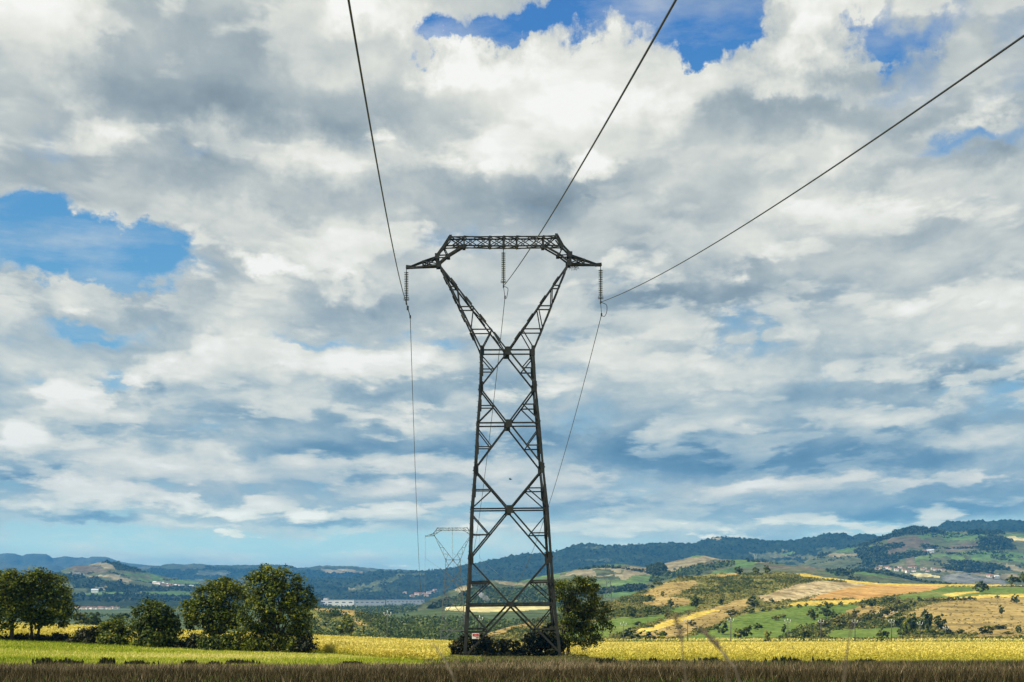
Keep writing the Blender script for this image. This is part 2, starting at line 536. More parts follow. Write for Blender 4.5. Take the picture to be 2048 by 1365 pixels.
MAT = {}
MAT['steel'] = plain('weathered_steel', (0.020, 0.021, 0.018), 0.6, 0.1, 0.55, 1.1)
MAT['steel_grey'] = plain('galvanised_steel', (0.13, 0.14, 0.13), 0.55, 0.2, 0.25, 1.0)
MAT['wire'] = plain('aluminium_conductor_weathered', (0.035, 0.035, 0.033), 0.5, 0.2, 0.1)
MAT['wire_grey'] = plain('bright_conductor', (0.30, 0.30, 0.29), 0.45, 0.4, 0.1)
MAT['glass_disc'] = plain('insulator_glass', (0.035, 0.045, 0.040), 0.2, 0.0, 0.1, spec=0.6)
MAT['sign_white'] = plain('sign_white', (0.75, 0.74, 0.72), 0.5)
MAT['sign_red'] = plain('sign_red', (0.50, 0.02, 0.03), 0.5)
MAT['bark'] = plain('bark', (0.055, 0.042, 0.030), 0.9, 0, 0.4, 4.0)
MAT['pole_wood'] = plain('pole_wood', (0.10, 0.095, 0.080), 0.85, 0, 0.3, 6.0)
MAT['porcelain'] = plain('white_insulator', (0.75, 0.76, 0.74), 0.3)
MAT['wall_white'] = plain('white_render_wall', (0.78, 0.75, 0.68), 0.8, 0, 0.08)
MAT['wall_cream'] = plain('cream_render_wall', (0.68, 0.55, 0.40), 0.8, 0, 0.1)
MAT['roof_red'] = plain('clay_tile_roof', (0.27, 0.135, 0.09), 0.85, 0, 0.2)
MAT['roof_grey'] = plain('sheet_roof', (0.55, 0.57, 0.58), 0.6, 0, 0.1)
MAT['shed_grey'] = plain('grey_sheet_wall', (0.34, 0.36, 0.37), 0.7, 0, 0.1)
MAT['blue_clad'] = plain('blue_cladding', (0.06, 0.14, 0.34), 0.6, 0, 0.1)
MAT['glass_dark'] = plain('window_glass', (0.03, 0.04, 0.05), 0.15, 0, 0.1, spec=0.6)
MAT['walnut'] = leaf_mat('walnut_leaves', [(0.014, 0.028, 0.004), (0.066, 0.094, 0.009), (0.155, 0.180, 0.015), (0.30, 0.275, 0.030)], 0.32)
MAT['bushleaf'] = leaf_mat('bush_leaves', [(0.022, 0.038, 0.007), (0.062, 0.086, 0.013), (0.115, 0.145, 0.020), (0.20, 0.21, 0.035)], 0.28)
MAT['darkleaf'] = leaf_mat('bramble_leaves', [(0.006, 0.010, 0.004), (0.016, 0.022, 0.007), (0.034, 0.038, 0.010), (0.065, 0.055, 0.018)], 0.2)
MAT['farleaf'] = leaf_mat('wood_leaves', [(0.024, 0.048, 0.012), (0.055, 0.088, 0.018), (0.10, 0.135, 0.028), (0.17, 0.18, 0.05)], 0.25)
MAT['hillleaf'] = leaf_mat('hill_wood_leaves', [(0.010, 0.022, 0.008), (0.024, 0.042, 0.012), (0.046, 0.066, 0.018), (0.085, 0.10, 0.03)], 0.2)
MAT['brownleaf'] = leaf_mat('autumn_scrub_leaves', [(0.070, 0.078, 0.015), (0.165, 0.168, 0.030), (0.24, 0.215, 0.045), (0.32, 0.22, 0.06)], 0.25)
MAT['yellowleaf'] = leaf_mat('yellowing_leaves', [(0.07, 0.09, 0.012), (0.16, 0.17, 0.02), (0.28, 0.26, 0.03), (0.40, 0.32, 0.06)], 0.3)
MAT['tussock'] = leaf_mat('tussock_leaves', [(0.16, 0.13, 0.04), (0.28, 0.21, 0.065), (0.40, 0.30, 0.10)], 0.2)
MAT['weedleaf'] = leaf_mat('weed_leaves', [(0.014, 0.020, 0.006), (0.032, 0.040, 0.010), (0.060, 0.064, 0.016), (0.11, 0.095, 0.03)], 0.2)
MAT['crop'] = leaf_mat('ripening_crop_leaves', [(0.080, 0.140, 0.010), (0.37, 0.35, 0.040), (0.62, 0.51, 0.085), (0.82, 0.68, 0.19)], 0.35)
MAT['cropgreen'] = leaf_mat('green_crop_leaves', [(0.030, 0.070, 0.008), (0.070, 0.13, 0.012), (0.14, 0.20, 0.018), (0.30, 0.30, 0.03)], 0.3)
MAT['drygrass'] = leaf_mat('dry_grass', [(0.026, 0.022, 0.008), (0.070, 0.054, 0.024), (0.18, 0.138, 0.072), (0.38, 0.30, 0.18)], 0.15, 0.8, 0.05)
MAT['greengrass'] = leaf_mat('green_grass', [(0.10, 0.15, 0.012), (0.26, 0.33, 0.022), (0.48, 0.48, 0.05), (0.80, 0.66, 0.26)], 0.3, 0.8, 0.05)
MAT['soil'] = field_mat('dry_soil', [(0.018, 0.015, 0.007), (0.034, 0.027, 0.013), (0.05, 0.038, 0.018)], 0.6, fine=5.0)
MAT['meadow'] = field_mat('meadow', [(0.09, 0.14, 0.016), (0.17, 0.23, 0.024), (0.28, 0.28, 0.05)], 0.08, fine=2.0)
MAT['cropsoil'] = field_mat('crop_ground', [(0.10, 0.11, 0.012), (0.28, 0.23, 0.02), (0.36, 0.27, 0.03)], 0.05, fine=1.5)
MAT['scrub'] = field_mat('scrub_ground', [(0.12, 0.13, 0.026), (0.18, 0.17, 0.038), (0.29, 0.23, 0.065)], 0.03, fine=0.35)
MAT['grassgreen'] = field_mat('hill_pasture', [(0.085, 0.135, 0.020), (0.12, 0.175, 0.026), (0.19, 0.20, 0.045)], 0.02, fine=0.3)
MAT['stubble'] = field_mat('pale_stubble', [(0.26, 0.19, 0.085), (0.44, 0.34, 0.17), (0.58, 0.46, 0.26)], 0.04, fine=0.25, stretch=(1, .5, 1), speck=(0.12, 0.07, (0.22, 0.16, 0.07)))
MAT['orange'] = field_mat('ploughed_orange', [(0.37, 0.20, 0.055), (0.46, 0.26, 0.075), (0.52, 0.33, 0.10)], 0.012, fine=0.2, stretch=(.5, 1, 1), rows=((.35, .94), 14.0, .10))
MAT['gold'] = field_mat('golden_crop', [(0.42, 0.32, 0.055), (0.56, 0.40, 0.07), (0.62, 0.47, 0.11)], 0.02, fine=0.3, rows=((.2, .98), 9.0, .08))
MAT['drygr'] = field_mat('dry_pasture', [(0.17, 0.125, 0.038), (0.34, 0.24, 0.075), (0.47, 0.34, 0.12)], 0.03, fine=0.3, stretch=(1, 2, 1))
MAT['forest'] = field_mat('forest', [(0.010, 0.018, 0.008), (0.018, 0.031, 0.012), (0.032, 0.045, 0.016)], 0.010, fine=0.07)
MAT['fwood'] = field_mat('open_woodland', [(0.030, 0.048, 0.016), (0.055, 0.078, 0.024), (0.085, 0.10, 0.034)], 0.02, fine=0.12)
MAT['fgreen'] = field_mat('far_green_field', [(0.07, 0.125, 0.032), (0.09, 0.155, 0.042), (0.14, 0.17, 0.055)], 0.004, fine=0.04, rows=((.8, .6), 40.0, .07))
MAT['fdull'] = field_mat('far_dull_pasture', [(0.055, 0.072, 0.028), (0.085, 0.10, 0.04), (0.135, 0.13, 0.06)], 0.006, fine=0.05)
MAT['ftan'] = field_mat('far_tan_field', [(0.17, 0.145, 0.075), (0.24, 0.20, 0.11), (0.31, 0.26, 0.15)], 0.004, fine=0.04, rows=((.5, .87), 35.0, .07))
MAT['fbrown'] = field_mat('far_heath', [(0.085, 0.072, 0.045), (0.125, 0.10, 0.06), (0.17, 0.14, 0.085)], 0.006, fine=0.05)
MAT['fyellow'] = field_mat('far_yellow_field', [(0.44, 0.38, 0.16), (0.50, 0.43, 0.19), (0.56, 0.48, 0.22)], 0.006, fine=0.05)
MAT['fgrey'] = field_mat('far_grey_field', [(0.12, 0.125, 0.10), (0.16, 0.16, 0.135), (0.21, 0.205, 0.17)], 0.006, fine=0.05)
MAT['bluehill'] = field_mat('distant_upland', [(0.035, 0.055, 0.030), (0.07, 0.085, 0.05), (0.16, 0.16, 0.11)], 0.0035, fine=0.02)
MAT['farmount'] = field_mat('distant_mountain', [(0.05, 0.06, 0.04), (0.07, 0.08, 0.05), (0.09, 0.095, 0.06)], 0.001, fine=0.01)
MAT['plain'] = field_mat('valley_plain', [(0.035, 0.055, 0.022), (0.07, 0.10, 0.035), (0.13, 0.14, 0.055)], 0.010, fine=0.06, stretch=(.6, 1, 1))


# ------------------------------------------------------------------ smooth pseudo-random fields
def fbm2(x, y, scale, octs=5, seed=0, rough=0.5):
    """Value-noise fractal, vectorised."""
    x = np.asarray(x, float) * scale; y = np.asarray(y, float) * scale
    tot = np.zeros(np.broadcast(x, y).shape); amp = 1.0; norm = 0.0
    for o in range(octs):
        xi = np.floor(x).astype(np.int64); yi = np.floor(y).astype(np.int64)
        fx = x - xi; fy = y - yi
        fx = fx * fx * (3 - 2 * fx); fy = fy * fy * (3 - 2 * fy)

        def h(a, b):
            n = (a * 374761393 + b * 668265263 + (seed + o) * 1274126177) & 0xffffffff
            n = ((n ^ (n >> 13)) * 1274126177) & 0xffffffff
            return ((n ^ (n >> 16)) & 0xffff) / 65535.0
        v = (h(xi, yi) * (1 - fx) + h(xi + 1, yi) * fx) * (1 - fy) + (h(xi, yi + 1) * (1 - fx) + h(xi + 1, yi + 1) * fx) * fy
        tot = tot + amp * (v - 0.5); norm += amp
        amp *= rough; x = x * 2.03 + 11.3; y = y * 2.03 + 5.7
    return tot / norm * 2.0


def smooth(a, b, x):
    t = np.clip((np.asarray(x, float) - a) / (b - a), 0, 1)
    return t * t * (3 - 2 * t)


def inside(poly, x, y):
    """Even-odd test of many points against one polygon."""
    poly = np.asarray(poly, float)
    r = np.zeros(x.shape, bool)
    n = len(poly)
    for i in range(n):
        x1, y1 = poly[i]; x2, y2 = poly[(i + 1) % n]
        if y1 == y2: continue
        c = ((y1 > y) != (y2 > y)) & (x < (x2 - x1) * (y - y1) / (y2 - y1) + x1)
        r ^= c
    return r


def poly_at(pts, x):
    p = np.asarray(pts, float)
    return np.interp(x, p[:, 0], p[:, 1])


# ------------------------------------------------------------------ the ground: one sheet from the camera to the horizon
def ground_z(X, Y):
    X = np.asarray(X, float); Y = np.asarray(Y, float)
    d = np.maximum(Y, 0)
    z = -0.036 * np.maximum(d - 19, 0) * smooth(12, 34, d)
    z = np.where(d > 120, -3.636 - 0.0321 * (d - 120), z)
    z0 = -3.636 - 0.0321 * 380
    z = np.where(d > 500, z0 + (-22 - z0) * smooth(500, 1300, d), z)
    tilt = 0.042 * np.maximum(-X - 2, 0) * smooth(62, 125, d) * (1 - smooth(290, 420, d))
    drop = -4.5 * smooth(300, 400, d) * smooth(20, -40, X) * (1 - smooth(420, 640, d))
    return z + tilt + drop + 0.10 * fbm2(X, Y, 0.06, 3, 5)


CROP_LEFT_EDGE = [(-200, 108), (0, 116), (300, 118), (560, 113), (640, 110), (760, 92), (880, 80), (905, 126), (1120, 130), (1190, 106), (1240, 74), (2400, 72)]
BROWN_EDGE = [(-400, 72), (0, 68), (500, 69), (700, 69), (860, 70), (920, 82), (1120, 84), (1200, 76), (1250, 69), (2500, 68)]
nA, nY = 260, 420
aa = np.linspace(-0.62, 0.62, nA)
yy = np.concatenate([np.linspace(-60, 20, 17)[:-1], np.geomspace(20, 11400, nY)])
A2, Y2 = np.meshgrid(aa, yy)
X2 = A2 * (np.maximum(Y2, 0) + 90)
Z2 = ground_z(X2, Y2)
V = np.stack([X2, Y2, Z2], -1).reshape(-1, 3)
ni, nj = Y2.shape
I = np.arange(ni * nj).reshape(ni, nj)
Q = np.stack([I[:-1, :-1], I[:-1, 1:], I[1:, 1:], I[1:, :-1]], -1).reshape(-1, 4)
cxm = V[Q].mean(1)
pxm = CX + cxm[:, 0] / np.maximum(cxm[:, 1], 1) * F
mi = np.zeros(len(Q), int)
brown = cxm[:, 1] < poly_at(BROWN_EDGE, pxm)
crop_d = poly_at(CROP_LEFT_EDGE, pxm)
mi[~brown] = 1
mi[(cxm[:, 1] > crop_d) & (cxm[:, 1] < 560)] = 2
mi[cxm[:, 1] >= 480] = 1
mi[cxm[:, 1] > 620] = 3
g = obj('ground', mesh_np('ground', V, 4, Q, [MAT['soil'], MAT['meadow'], MAT['cropsoil'], MAT['plain']], mi, True))
tag(g, kind='structure')


# ------------------------------------------------------------------ hills: each a ridge with its own distance, face and back
RIDGE = {}


def ridge(name, crest, foot, d_foot, d_crest, mat, zones=(), step=3.0, rows=60, rough=0.0, rscale=0.01, px_pad=150,
          crest_jag=0.0, jag_scale=0.1, ease=0.75, back=0.25, back_z=-30.0, seed=1):
    crest = np.asarray(crest, float); foot = np.asarray(foot, float)
    x0, x1 = crest[0, 0], crest[-1, 0]
    px = np.arange(x0, x1 + step, step)
    pc = np.interp(px, crest[:, 0], crest[:, 1]); pf = np.interp(px, foot[:, 0], foot[:, 1])
    df = poly_at(d_foot, px) if isinstance(d_foot, (list, tuple)) else np.full_like(px, float(d_foot))
    dc = poly_at(d_crest, px) if isinstance(d_crest, (list, tuple)) else np.full_like(px, float(d_crest))
    t = np.linspace(0, 1, rows)
    T, PX = np.meshgrid(t, px, indexing='ij')
    te = T ** ease
    PY = pf + (pc - pf) * T
    D = df * (dc / df) ** te
    X = (PX - CX) / F * D
    Z = EYE + (HY - PY) / F * D
    n = fbm2(X, D, rscale, 5, seed, 0.55)
    Z = Z + rough * n * smooth(0, .12, T) * (1 - 0.5 * smooth(.85, 1.0, T))
    if crest_jag:
        Z = Z + crest_jag * np.abs(fbm2(X, D, jag_scale, 3, seed + 9, 0.6)) * smooth(0, .2, T)
    # the back of the ridge
    bt = np.linspace(0, 1, 9)[1:]
    Db = dc * (1 + back * bt[:, None])
    Zb = Z[-1] + (back_z - Z[-1]) * (smooth(0, 1, bt)[:, None])
    Xb = (px - CX) / F * Db
    # a skirt in front sinks into the ground
    Df = (df * 0.97)[None]; Xf = (px - CX) / F * Df; Zf = (Z[0] - 3 - 0.004 * df)[None]
    Xa = np.concatenate([Xf, X, Xb]); Ya = np.concatenate([Df, D, Db]); Za = np.concatenate([Zf, Z, Zb])
    Vv = np.stack([Xa, Ya, Za], -1).reshape(-1, 3)
    ni, nj = Xa.shape
    I = np.arange(ni * nj).reshape(ni, nj)
    Qv = np.stack([I[:-1, :-1], I[:-1, 1:], I[1:, 1:], I[1:, :-1]], -1).reshape(-1, 4)
    PXa = np.concatenate([PX[:1], PX, np.repeat(PX[:1], 8, 0)])
    PYa = np.concatenate([PY[:1], PY, np.repeat(PY[-1:], 8, 0)])
    fx = PXa.reshape(-1)[Qv].mean(1); fy = PYa.reshape(-1)[Qv].mean(1)
    wob = fbm2(fx, fy * 2.5, 0.06, 4, seed + 3)
    wob2 = fbm2(fx, fy * 2.5, 0.06, 4, seed + 4)
    names = [mat]
    mi = np.zeros(len(Qv), int)
    for z in zones:
        m, poly = z[0], z[1]
        wb = z[2] if len(z) > 2 else 2.0
        if m not in names: names.append(m)
        mi[inside(poly, fx + wob * wb * 2.2, fy + wob2 * wb)] = names.index(m)
    o = obj(name, mesh_np(name, Vv, 4, Qv, [MAT[k] for k in names], mi, True))
    tag(o, kind='structure')
    RIDGE[name] = dict(px=px, pf=pf, pc=pc, df=df, dc=dc, ease=ease, fx=fx, fy=fy, c=Vv[Qv].mean(1), mi=mi, names=names,
                       X=X, D=D, Z=Z, rows=rows, x0=x0, step=step)
    return o


def on_ridge(name, px, py):
    """The point of that hill's face seen at photo pixel (px, py)."""
    r = RIDGE[name]
    i = int(np.clip(round((px - r['x0']) / r['step']), 0, len(r['px']) - 1))
    t = float(np.clip((py - r['pf'][i]) / (r['pc'][i] - r['pf'][i] - 1e-6), 0, 1))
    k = int(round(t * (r['rows'] - 1)))
    return Vector((r['X'][k, i], r['D'][k, i], r['Z'][k, i]))


# farthest blue mountains
ridge('far_mountains', [(-400, 1125), (-200, 1112), (-60, 1118), (0, 1110), (10, 1108.5), (30, 1109), (45, 1113), (52, 1109), (66, 1107.5), (92, 1108), (99, 1111), (105, 1116), (125, 1112.5), (130, 1111), (150, 1114), (165, 1113), (175, 1115.5), (183, 1112), (213, 1113), (225, 1117), (235, 1121), (255, 1125), (300, 1129), (360, 1132), (420, 1134), (560, 1139), (720, 1146), (900, 1160), (1100, 1175)],
      [(-400, 1192), (1100, 1192)], 8600, 9800, 'farmount', rows=24, step=4, rough=25, rscale=0.002, back=0.1, seed=2)
ridge('blue_foothills', [(-400, 1118), (-100, 1124), (0, 1124), (20, 1127), (40, 1131), (70, 1131), (100, 1128.5), (112, 1130), (126, 1135), (160, 1142), (220, 1150), (300, 1170), (420, 1186)],
      [(-400, 1192), (420, 1192)], 7600, 8400, 'farmount', rows=24, step=4, rough=15, rscale=0.003, back=0.06, seed=3)
ridge('blue_hills', [(150, 1170), (240, 1138), (262, 1136), (300, 1131.5), (318, 1133), (330, 1130), (345, 1128.5), (370, 1130), (395, 1129), (420, 1131), (465, 1131.5), (518, 1130.5), (571, 1130.5), (585, 1133), (595, 1136.5), (610, 1137), (637, 1133.5), (660, 1134.5), (703, 1133.5), (729, 1137), (769, 1140.5), (800, 1141), (834, 1143), (960, 1160), (1040, 1175)],
      [(150, 1192), (1040, 1192)], 5700, 6700, 'bluehill',
      zones=[('forest', [(300, 1138), (420, 1136), (600, 1142), (760, 1146), (700, 1156), (420, 1160), (290, 1150)], 6), ('ftan', [(640, 1140), (700, 1141), (740, 1147), (660, 1149)], 3), ('bluehill', [(400, 1140), (470, 1142), (460, 1150), (390, 1149)], 4)],
      rows=40, step=3, rough=14, rscale=0.004, back=0.06, seed=4, crest_jag=6, jag_scale=0.03)
# dark wooded ridge that runs across the right half
ridge('forest_ridge', [(420, 1186), (500, 1172), (560, 1163), (602, 1156.5), (620, 1157), (690, 1159.5), (705, 1157), (729, 1147.5), (755, 1142.5), (782, 1144), (800, 1145), (834, 1141.5), (867, 1139), (898, 1136.5), (930, 1131), (966, 1125), (1014, 1116), (1060, 1109), (1107, 1104), (1134, 1094.5), (1174, 1090.5), (1190, 1090), (1214, 1093), (1260, 1090), (1304, 1089), (1345, 1088.5), (1390, 1087), (1405, 1082), (1419, 1080), (1432, 1077), (1439, 1075.5), (1470, 1078), (1517, 1081), (1548, 1083), (1594, 1083), (1610, 1079.5), (1628, 1076.5), (1645, 1070), (1660, 1067), (1682, 1066), (1695, 1069), (1703, 1072), (1720, 1069), (1733, 1068), (1745, 1071), (1757, 1074), (1790, 1070), (1840, 1062), (1875, 1054), (1888, 1048), (1915, 1045), (1955, 1044), (1990, 1043), (2024, 1041.5), (2060, 1043), (2160, 1040), (2300, 1050), (2500, 1060)],
      [(420, 1199), (700, 1200), (1000, 1197), (2500, 1185)], 3900, 5100, 'forest',
      zones=[('fdull', [(690, 1178), (760, 1163), (800, 1152), (840, 1149), (850, 1152), (790, 1164), (730, 1180), (700, 1188)], 4),
             ('fdull', [(705, 1182), (750, 1176), (770, 1182), (730, 1188)], 3),
             ('ftan', [(694, 1181), (708, 1179), (712, 1182), (698, 1184)], 2),
             ('fdull', [(1165, 1097), (1190, 1095), (1215, 1099), (1190, 1101)], 2),
             ('fdull', [(1150, 1118), (1220, 1116), (1240, 1120), (1170, 1122)], 3),
             ('ftan', [(1425, 1080), (1440, 1076), (1446, 1078), (1432, 1083)], 1),
             ('fdull', [(1500, 1110), (1620, 1098), (1760, 1100), (1840, 1120), (1700, 1150), (1540, 1140)], 8),
             ('fgreen', [(1560, 1108), (1584, 1104), (1596, 1108), (1570, 1112)], 2),
             ('forest', [(1580, 1090), (1640, 1100), (1640, 1112), (1570, 1106)], 4), ('forest', [(1540, 1122), (1600, 1114), (1680, 1118), (1660, 1128), (1560, 1134)], 5),
             ('fgrey', [(1640, 1108), (1720, 1106), (1740, 1110), (1660, 1113)], 2)],
      rows=90, step=2.5, rough=26, rscale=0.006, back=0.05, seed=5, crest_jag=13, jag_scale=0.06, ease=0.9)
# hill with small fields above the village
ridge('village_hill', [(1470, 1176), (1560, 1152), (1620, 1118), (1650, 1109), (1700, 1095), (1740, 1083), (1770, 1073), (1794, 1062), (1815, 1056), (1832, 1053.5), (1852, 1055.5), (1870, 1060), (1900, 1064), (1925, 1063), (1960, 1060), (2000, 1062), (2060, 1066), (2200, 1075), (2400, 1085)],
      [(1470, 1185), (2400, 1182)], 2500, 3700, 'fdull',
      zones=[('forest', [(1600, 1090), (1790, 1055), (1832, 1049), (1890, 1060), (1886, 1065), (1840, 1064), (1800, 1072), (1780, 1078), (1730, 1090), (1690, 1100), (1640, 1116)], 3),
             ('fgreen', [(1655, 1104), (1720, 1092), (1700, 1103), (1665, 1108)], 3), ('fgreen', [(1708, 1102), (1748, 1091), (1752, 1096), (1718, 1106)], 2),
             ('ftan', [(1650, 1109), (1720, 1107), (1745, 1109), (1700, 1113), (1660, 1114)], 2),
             ('fgreen', [(1812, 1071), (1850, 1066), (1880, 1066), (1870, 1073), (1830, 1075)], 2),
             ('fbrown', [(1780, 1078), (1830, 1075), (1862, 1080), (1866, 1092), (1820, 1094), (1798, 1108), (1772, 1112), (1776, 1092)], 4),
             ('fgreen', [(1880, 1066), (1960, 1066), (1990, 1072), (1950, 1085), (1890, 1082)], 4), ('fyellow', [(2008, 1072), (2048, 1078), (2060, 1083), (2030, 1084), (2012, 1079)], 2),
             ('forest', [(1935, 1058), (2000, 1056), (2004, 1068), (1960, 1068), (1938, 1064)], 3), ('fgreen', [(2004, 1066), (2100, 1068), (2100, 1078), (2010, 1074)], 2),
             ('forest', [(1955, 1082), (1990, 1074), (2015, 1080), (2030, 1102), (2000, 1106), (1960, 1104)], 5), ('fbrown', [(1890, 1092), (1950, 1086), (1960, 1098), (1900, 1104)], 4),
             ('forest', [(1715, 1100), (1760, 1094), (1776, 1104), (1768, 1118), (1735, 1130), (1722, 1118)], 4),
             ('forest', [(1770, 1112), (1810, 1106), (1850, 1108), (1860, 1114), (1810, 1118), (1780, 1128), (1740, 1136), (1720, 1134)], 4),
             ('fgreen', [(1830, 1116), (1900, 1112), (1945, 1124), (1955, 1136), (1900, 1138), (1832, 1132)], 2),
             ('fdull', [(1834, 1120), (1900, 1118), (1915, 1134), (1840, 1132)], 2), ('fbrown', [(1812, 1118), (1828, 1116), (1830, 1134), (1814, 1136)], 1),
             ('forest', [(1900, 1124), (1935, 1122), (1990, 1134), (2020, 1140), (1960, 1142), (1905, 1136)], 5),
             ('fgreen', [(1905, 1106), (2000, 1108), (2060, 1110), (2060, 1122), (1960, 1122), (1920, 1114)], 3),
             ('ftan', [(1990, 1131), (2030, 1134), (2048, 1140), (2048, 1146), (2010, 1140)], 2), ('fgreen', [(1990, 1122), (2080, 1124), (2080, 1132), (2000, 1130)], 2),
             ('fdull', [(1600, 1141), (1740, 1136), (1760, 1142), (1620, 1152)], 3), ('ftan', [(1740, 1141), (1752, 1134), (1766, 1130), (1762, 1136), (1750, 1143)], 1),
             ('ftan', [(1885, 1146), (1980, 1147), (2030, 1146), (2040, 1152), (1890, 1153)], 1.5), ('forest', [(1880, 1141), (1960, 1142), (1990, 1146), (1900, 1147)], 2),
             ('forest', [(1690, 1151), (1730, 1148), (1770, 1152), (1830, 1158), (1760, 1160), (1700, 1158)], 3),
             ('fyellow', [(1818, 1152), (1840, 1153), (1880, 1158), (1880, 1160), (1830, 1156)], .8), ('fgrey', [(1880, 1158), (1920, 1154), (2010, 1155), (2012, 1168), (1900, 1168)], 1)],
      rows=110, step=2.5, rough=12, rscale=0.008, back=0.06, seed=6, crest_jag=4, jag_scale=0.06)
# patchwork hill behind the pylon and the scrub hill
ridge('patchwork_hill', [(835, 1213), (860, 1201), (880, 1191), (893, 1186), (920, 1177), (947, 1171), (965, 1166), (990, 1162.5), (1010, 1164.5), (1032, 1166), (1050, 1161.5), (1067, 1157.5), (1112, 1147), (1161, 1137.5), (1210, 1132), (1247, 1131.5), (1277, 1135), (1304, 1135.5), (1333, 1128), (1370, 1119.5), (1385, 1114.5), (1395, 1112.5), (1409, 1113), (1426, 1118), (1463, 1120.5), (1493, 1121), (1530, 1124), (1566, 1129), (1600, 1133), (1660, 1141), (1740, 1145), (1790, 1152), (1840, 1160), (1900, 1166), (2000, 1176)],
      [(835, 1216), (900, 1222), (2000, 1215)], [(835, 1500), (2000, 1250)], [(835, 1600), (900, 2000), (1100, 2200), (1400, 2300), (1600, 2100), (2000, 1900)], 'fdull',
      zones=[('ftan', [(1100, 1155), (1160, 1141), (1215, 1137), (1310, 1137), (1310, 1152), (1260, 1156), (1150, 1152)], 3), ('fgreen', [(1100, 1152), (1161, 1138), (1210, 1131), (1255, 1132), (1215, 1136), (1160, 1141)], 1),
             ('fgreen', [(1140, 1162), (1200, 1160), (1300, 1152), (1345, 1152), (1330, 1160), (1260, 1172), (1150, 1176)], 3), ('fdull', [(1180, 1142), (1250, 1146), (1230, 1152), (1190, 1150)], 4),
             ('ftan', [(1320, 1131), (1370, 1119), (1412, 1113), (1440, 1118), (1400, 1128), (1350, 1148), (1328, 1150)], 3), ('fgreen', [(1380, 1114.5), (1395, 1112), (1410, 1113), (1400, 1117), (1380, 1118)], 1),
             ('fbrown', [(1400, 1131), (1440, 1121), (1462, 1121), (1430, 1130), (1385, 1139)], 2), ('forest', [(1300, 1138), (1322, 1131), (1328, 1146), (1312, 1154), (1302, 1150)], 3),
             ('fgreen', [(1463, 1121), (1493, 1120), (1520, 1128), (1500, 1138), (1470, 1138)], 2), ('fwood', [(1360, 1140), (1400, 1134), (1470, 1124), (1470, 1132), (1400, 1146), (1340, 1158), (1300, 1164), (1310, 1156)], 3),
             ('ftan', [(1493, 1120.5), (1548, 1126), (1552, 1129), (1510, 1126)], 1), ('fbrown', [(1520, 1130), (1620, 1135), (1660, 1141), (1600, 1142), (1540, 1138)], 2),
             ('fgreen', [(1400, 1150), (1480, 1136), (1480, 1144), (1420, 1156)], 2), ('fgreen', [(1630, 1143), (1740, 1141), (1760, 1150), (1800, 1160), (1700, 1156), (1640, 1150)], 2),
             ('fgreen', [(1030, 1176), (1090, 1164), (1112, 1156), (1100, 1168), (1060, 1178)], 2), ('fgreen', [(1020, 1169), (1060, 1159), (1120, 1148), (1120, 1153), (1060, 1164)], 1),
             ('fwood', [(960, 1186), (1000, 1182), (1100, 1180), (1130, 1190), (1130, 1212), (900, 1212), (900, 1200)], 4), ('ftan', [(990, 1164), (1010, 1166), (1060, 1172), (1100, 1176), (1000, 1174)], 4),
             ('ftan', [(900, 1180), (940, 1172), (970, 1166), (960, 1176), (920, 1188)], 4), ('fgreen', [(1210, 1190), (1300, 1178), (1300, 1190), (1210, 1200)], 3), ('fgreen', [(1215, 1172), (1300, 1164), (1330, 1162), (1290, 1172), (1220, 1182)], 2),
             ('forest', [(1205, 1180), (1260, 1176), (1290, 1176), (1240, 1184)], 2)],
      rows=90, step=2.5, rough=8, rscale=0.012, back=0.08, seed=7, crest_jag=2.0, jag_scale=0.06)
# lone hill with a small summit, on the left
ridge('summit_hill', [(-300, 1176), (-100, 1160), (0, 1156), (60, 1152), (95, 1149), (110, 1146), (125, 1139.5), (138, 1134), (150, 1131), (163, 1130.5), (177, 1130.5), (190, 1127.5), (200, 1126), (206, 1124), (217, 1124), (223, 1125), (230, 1126.5), (245, 1130), (261, 1135), (275, 1141), (292, 1147), (326, 1154), (365, 1159), (405, 1165), (450, 1172), (560, 1186), (640, 1192)],
      [(-300, 1206), (640, 1204)], 2600, 3800, 'fdull',
      zones=[('ftan', [(176, 1131), (203, 1125), (226, 1133), (228, 1139), (200, 1135)], 2), ('forest', [(203, 1121), (217, 1121), (240, 1126), (292, 1146), (296, 1149), (262, 1144), (232, 1139), (214, 1128), (204, 1128)], 1.5),
             ('fbrown', [(130, 1137), (150, 1132), (180, 1133), (225, 1142), (220, 1147), (150, 1145)], 3), ('fgrey', [(128, 1148), (168, 1146), (170, 1154), (150, 1152)], 1),
             ('ftan', [(172, 1152), (240, 1150), (262, 1164), (240, 1166), (200, 1158)], 4), ('fgreen', [(243, 1146), (292, 1148), (326, 1156), (330, 1166), (300, 1168), (262, 1158)], 3), ('fgreen', [(330, 1157), (400, 1165), (400, 1172), (340, 1166)], 3),
             ('fdull', [(240, 1150), (300, 1152), (310, 1162), (260, 1156)], 4),
             ('forest', [(-300, 1160), (0, 1158), (110, 1146), (134, 1148), (158, 1154), (190, 1160), (225, 1166), (265, 1172), (300, 1176), (380, 1175), (460, 1180), (460, 1192), (270, 1186), (190, 1184), (146, 1172), (134, 1164), (0, 1170), (-300, 1184)], 3),
             ('fdull', [(134, 1174), (170, 1176), (180, 1188), (136, 1190)], 2), ('ftan', [(190, 1176), (214, 1175), (212, 1180), (192, 1180)], 1),
             ('fgreen', [(150, 1186), (380, 1186), (380, 1191), (150, 1194)], 1), ('forest', [(-300, 1192), (380, 1191), (640, 1192), (640, 1206), (-300, 1210)], 2)],
      rows=90, step=2.5, rough=9, rscale=0.009, back=0.06, seed=8, crest_jag=3, jag_scale=0.05)
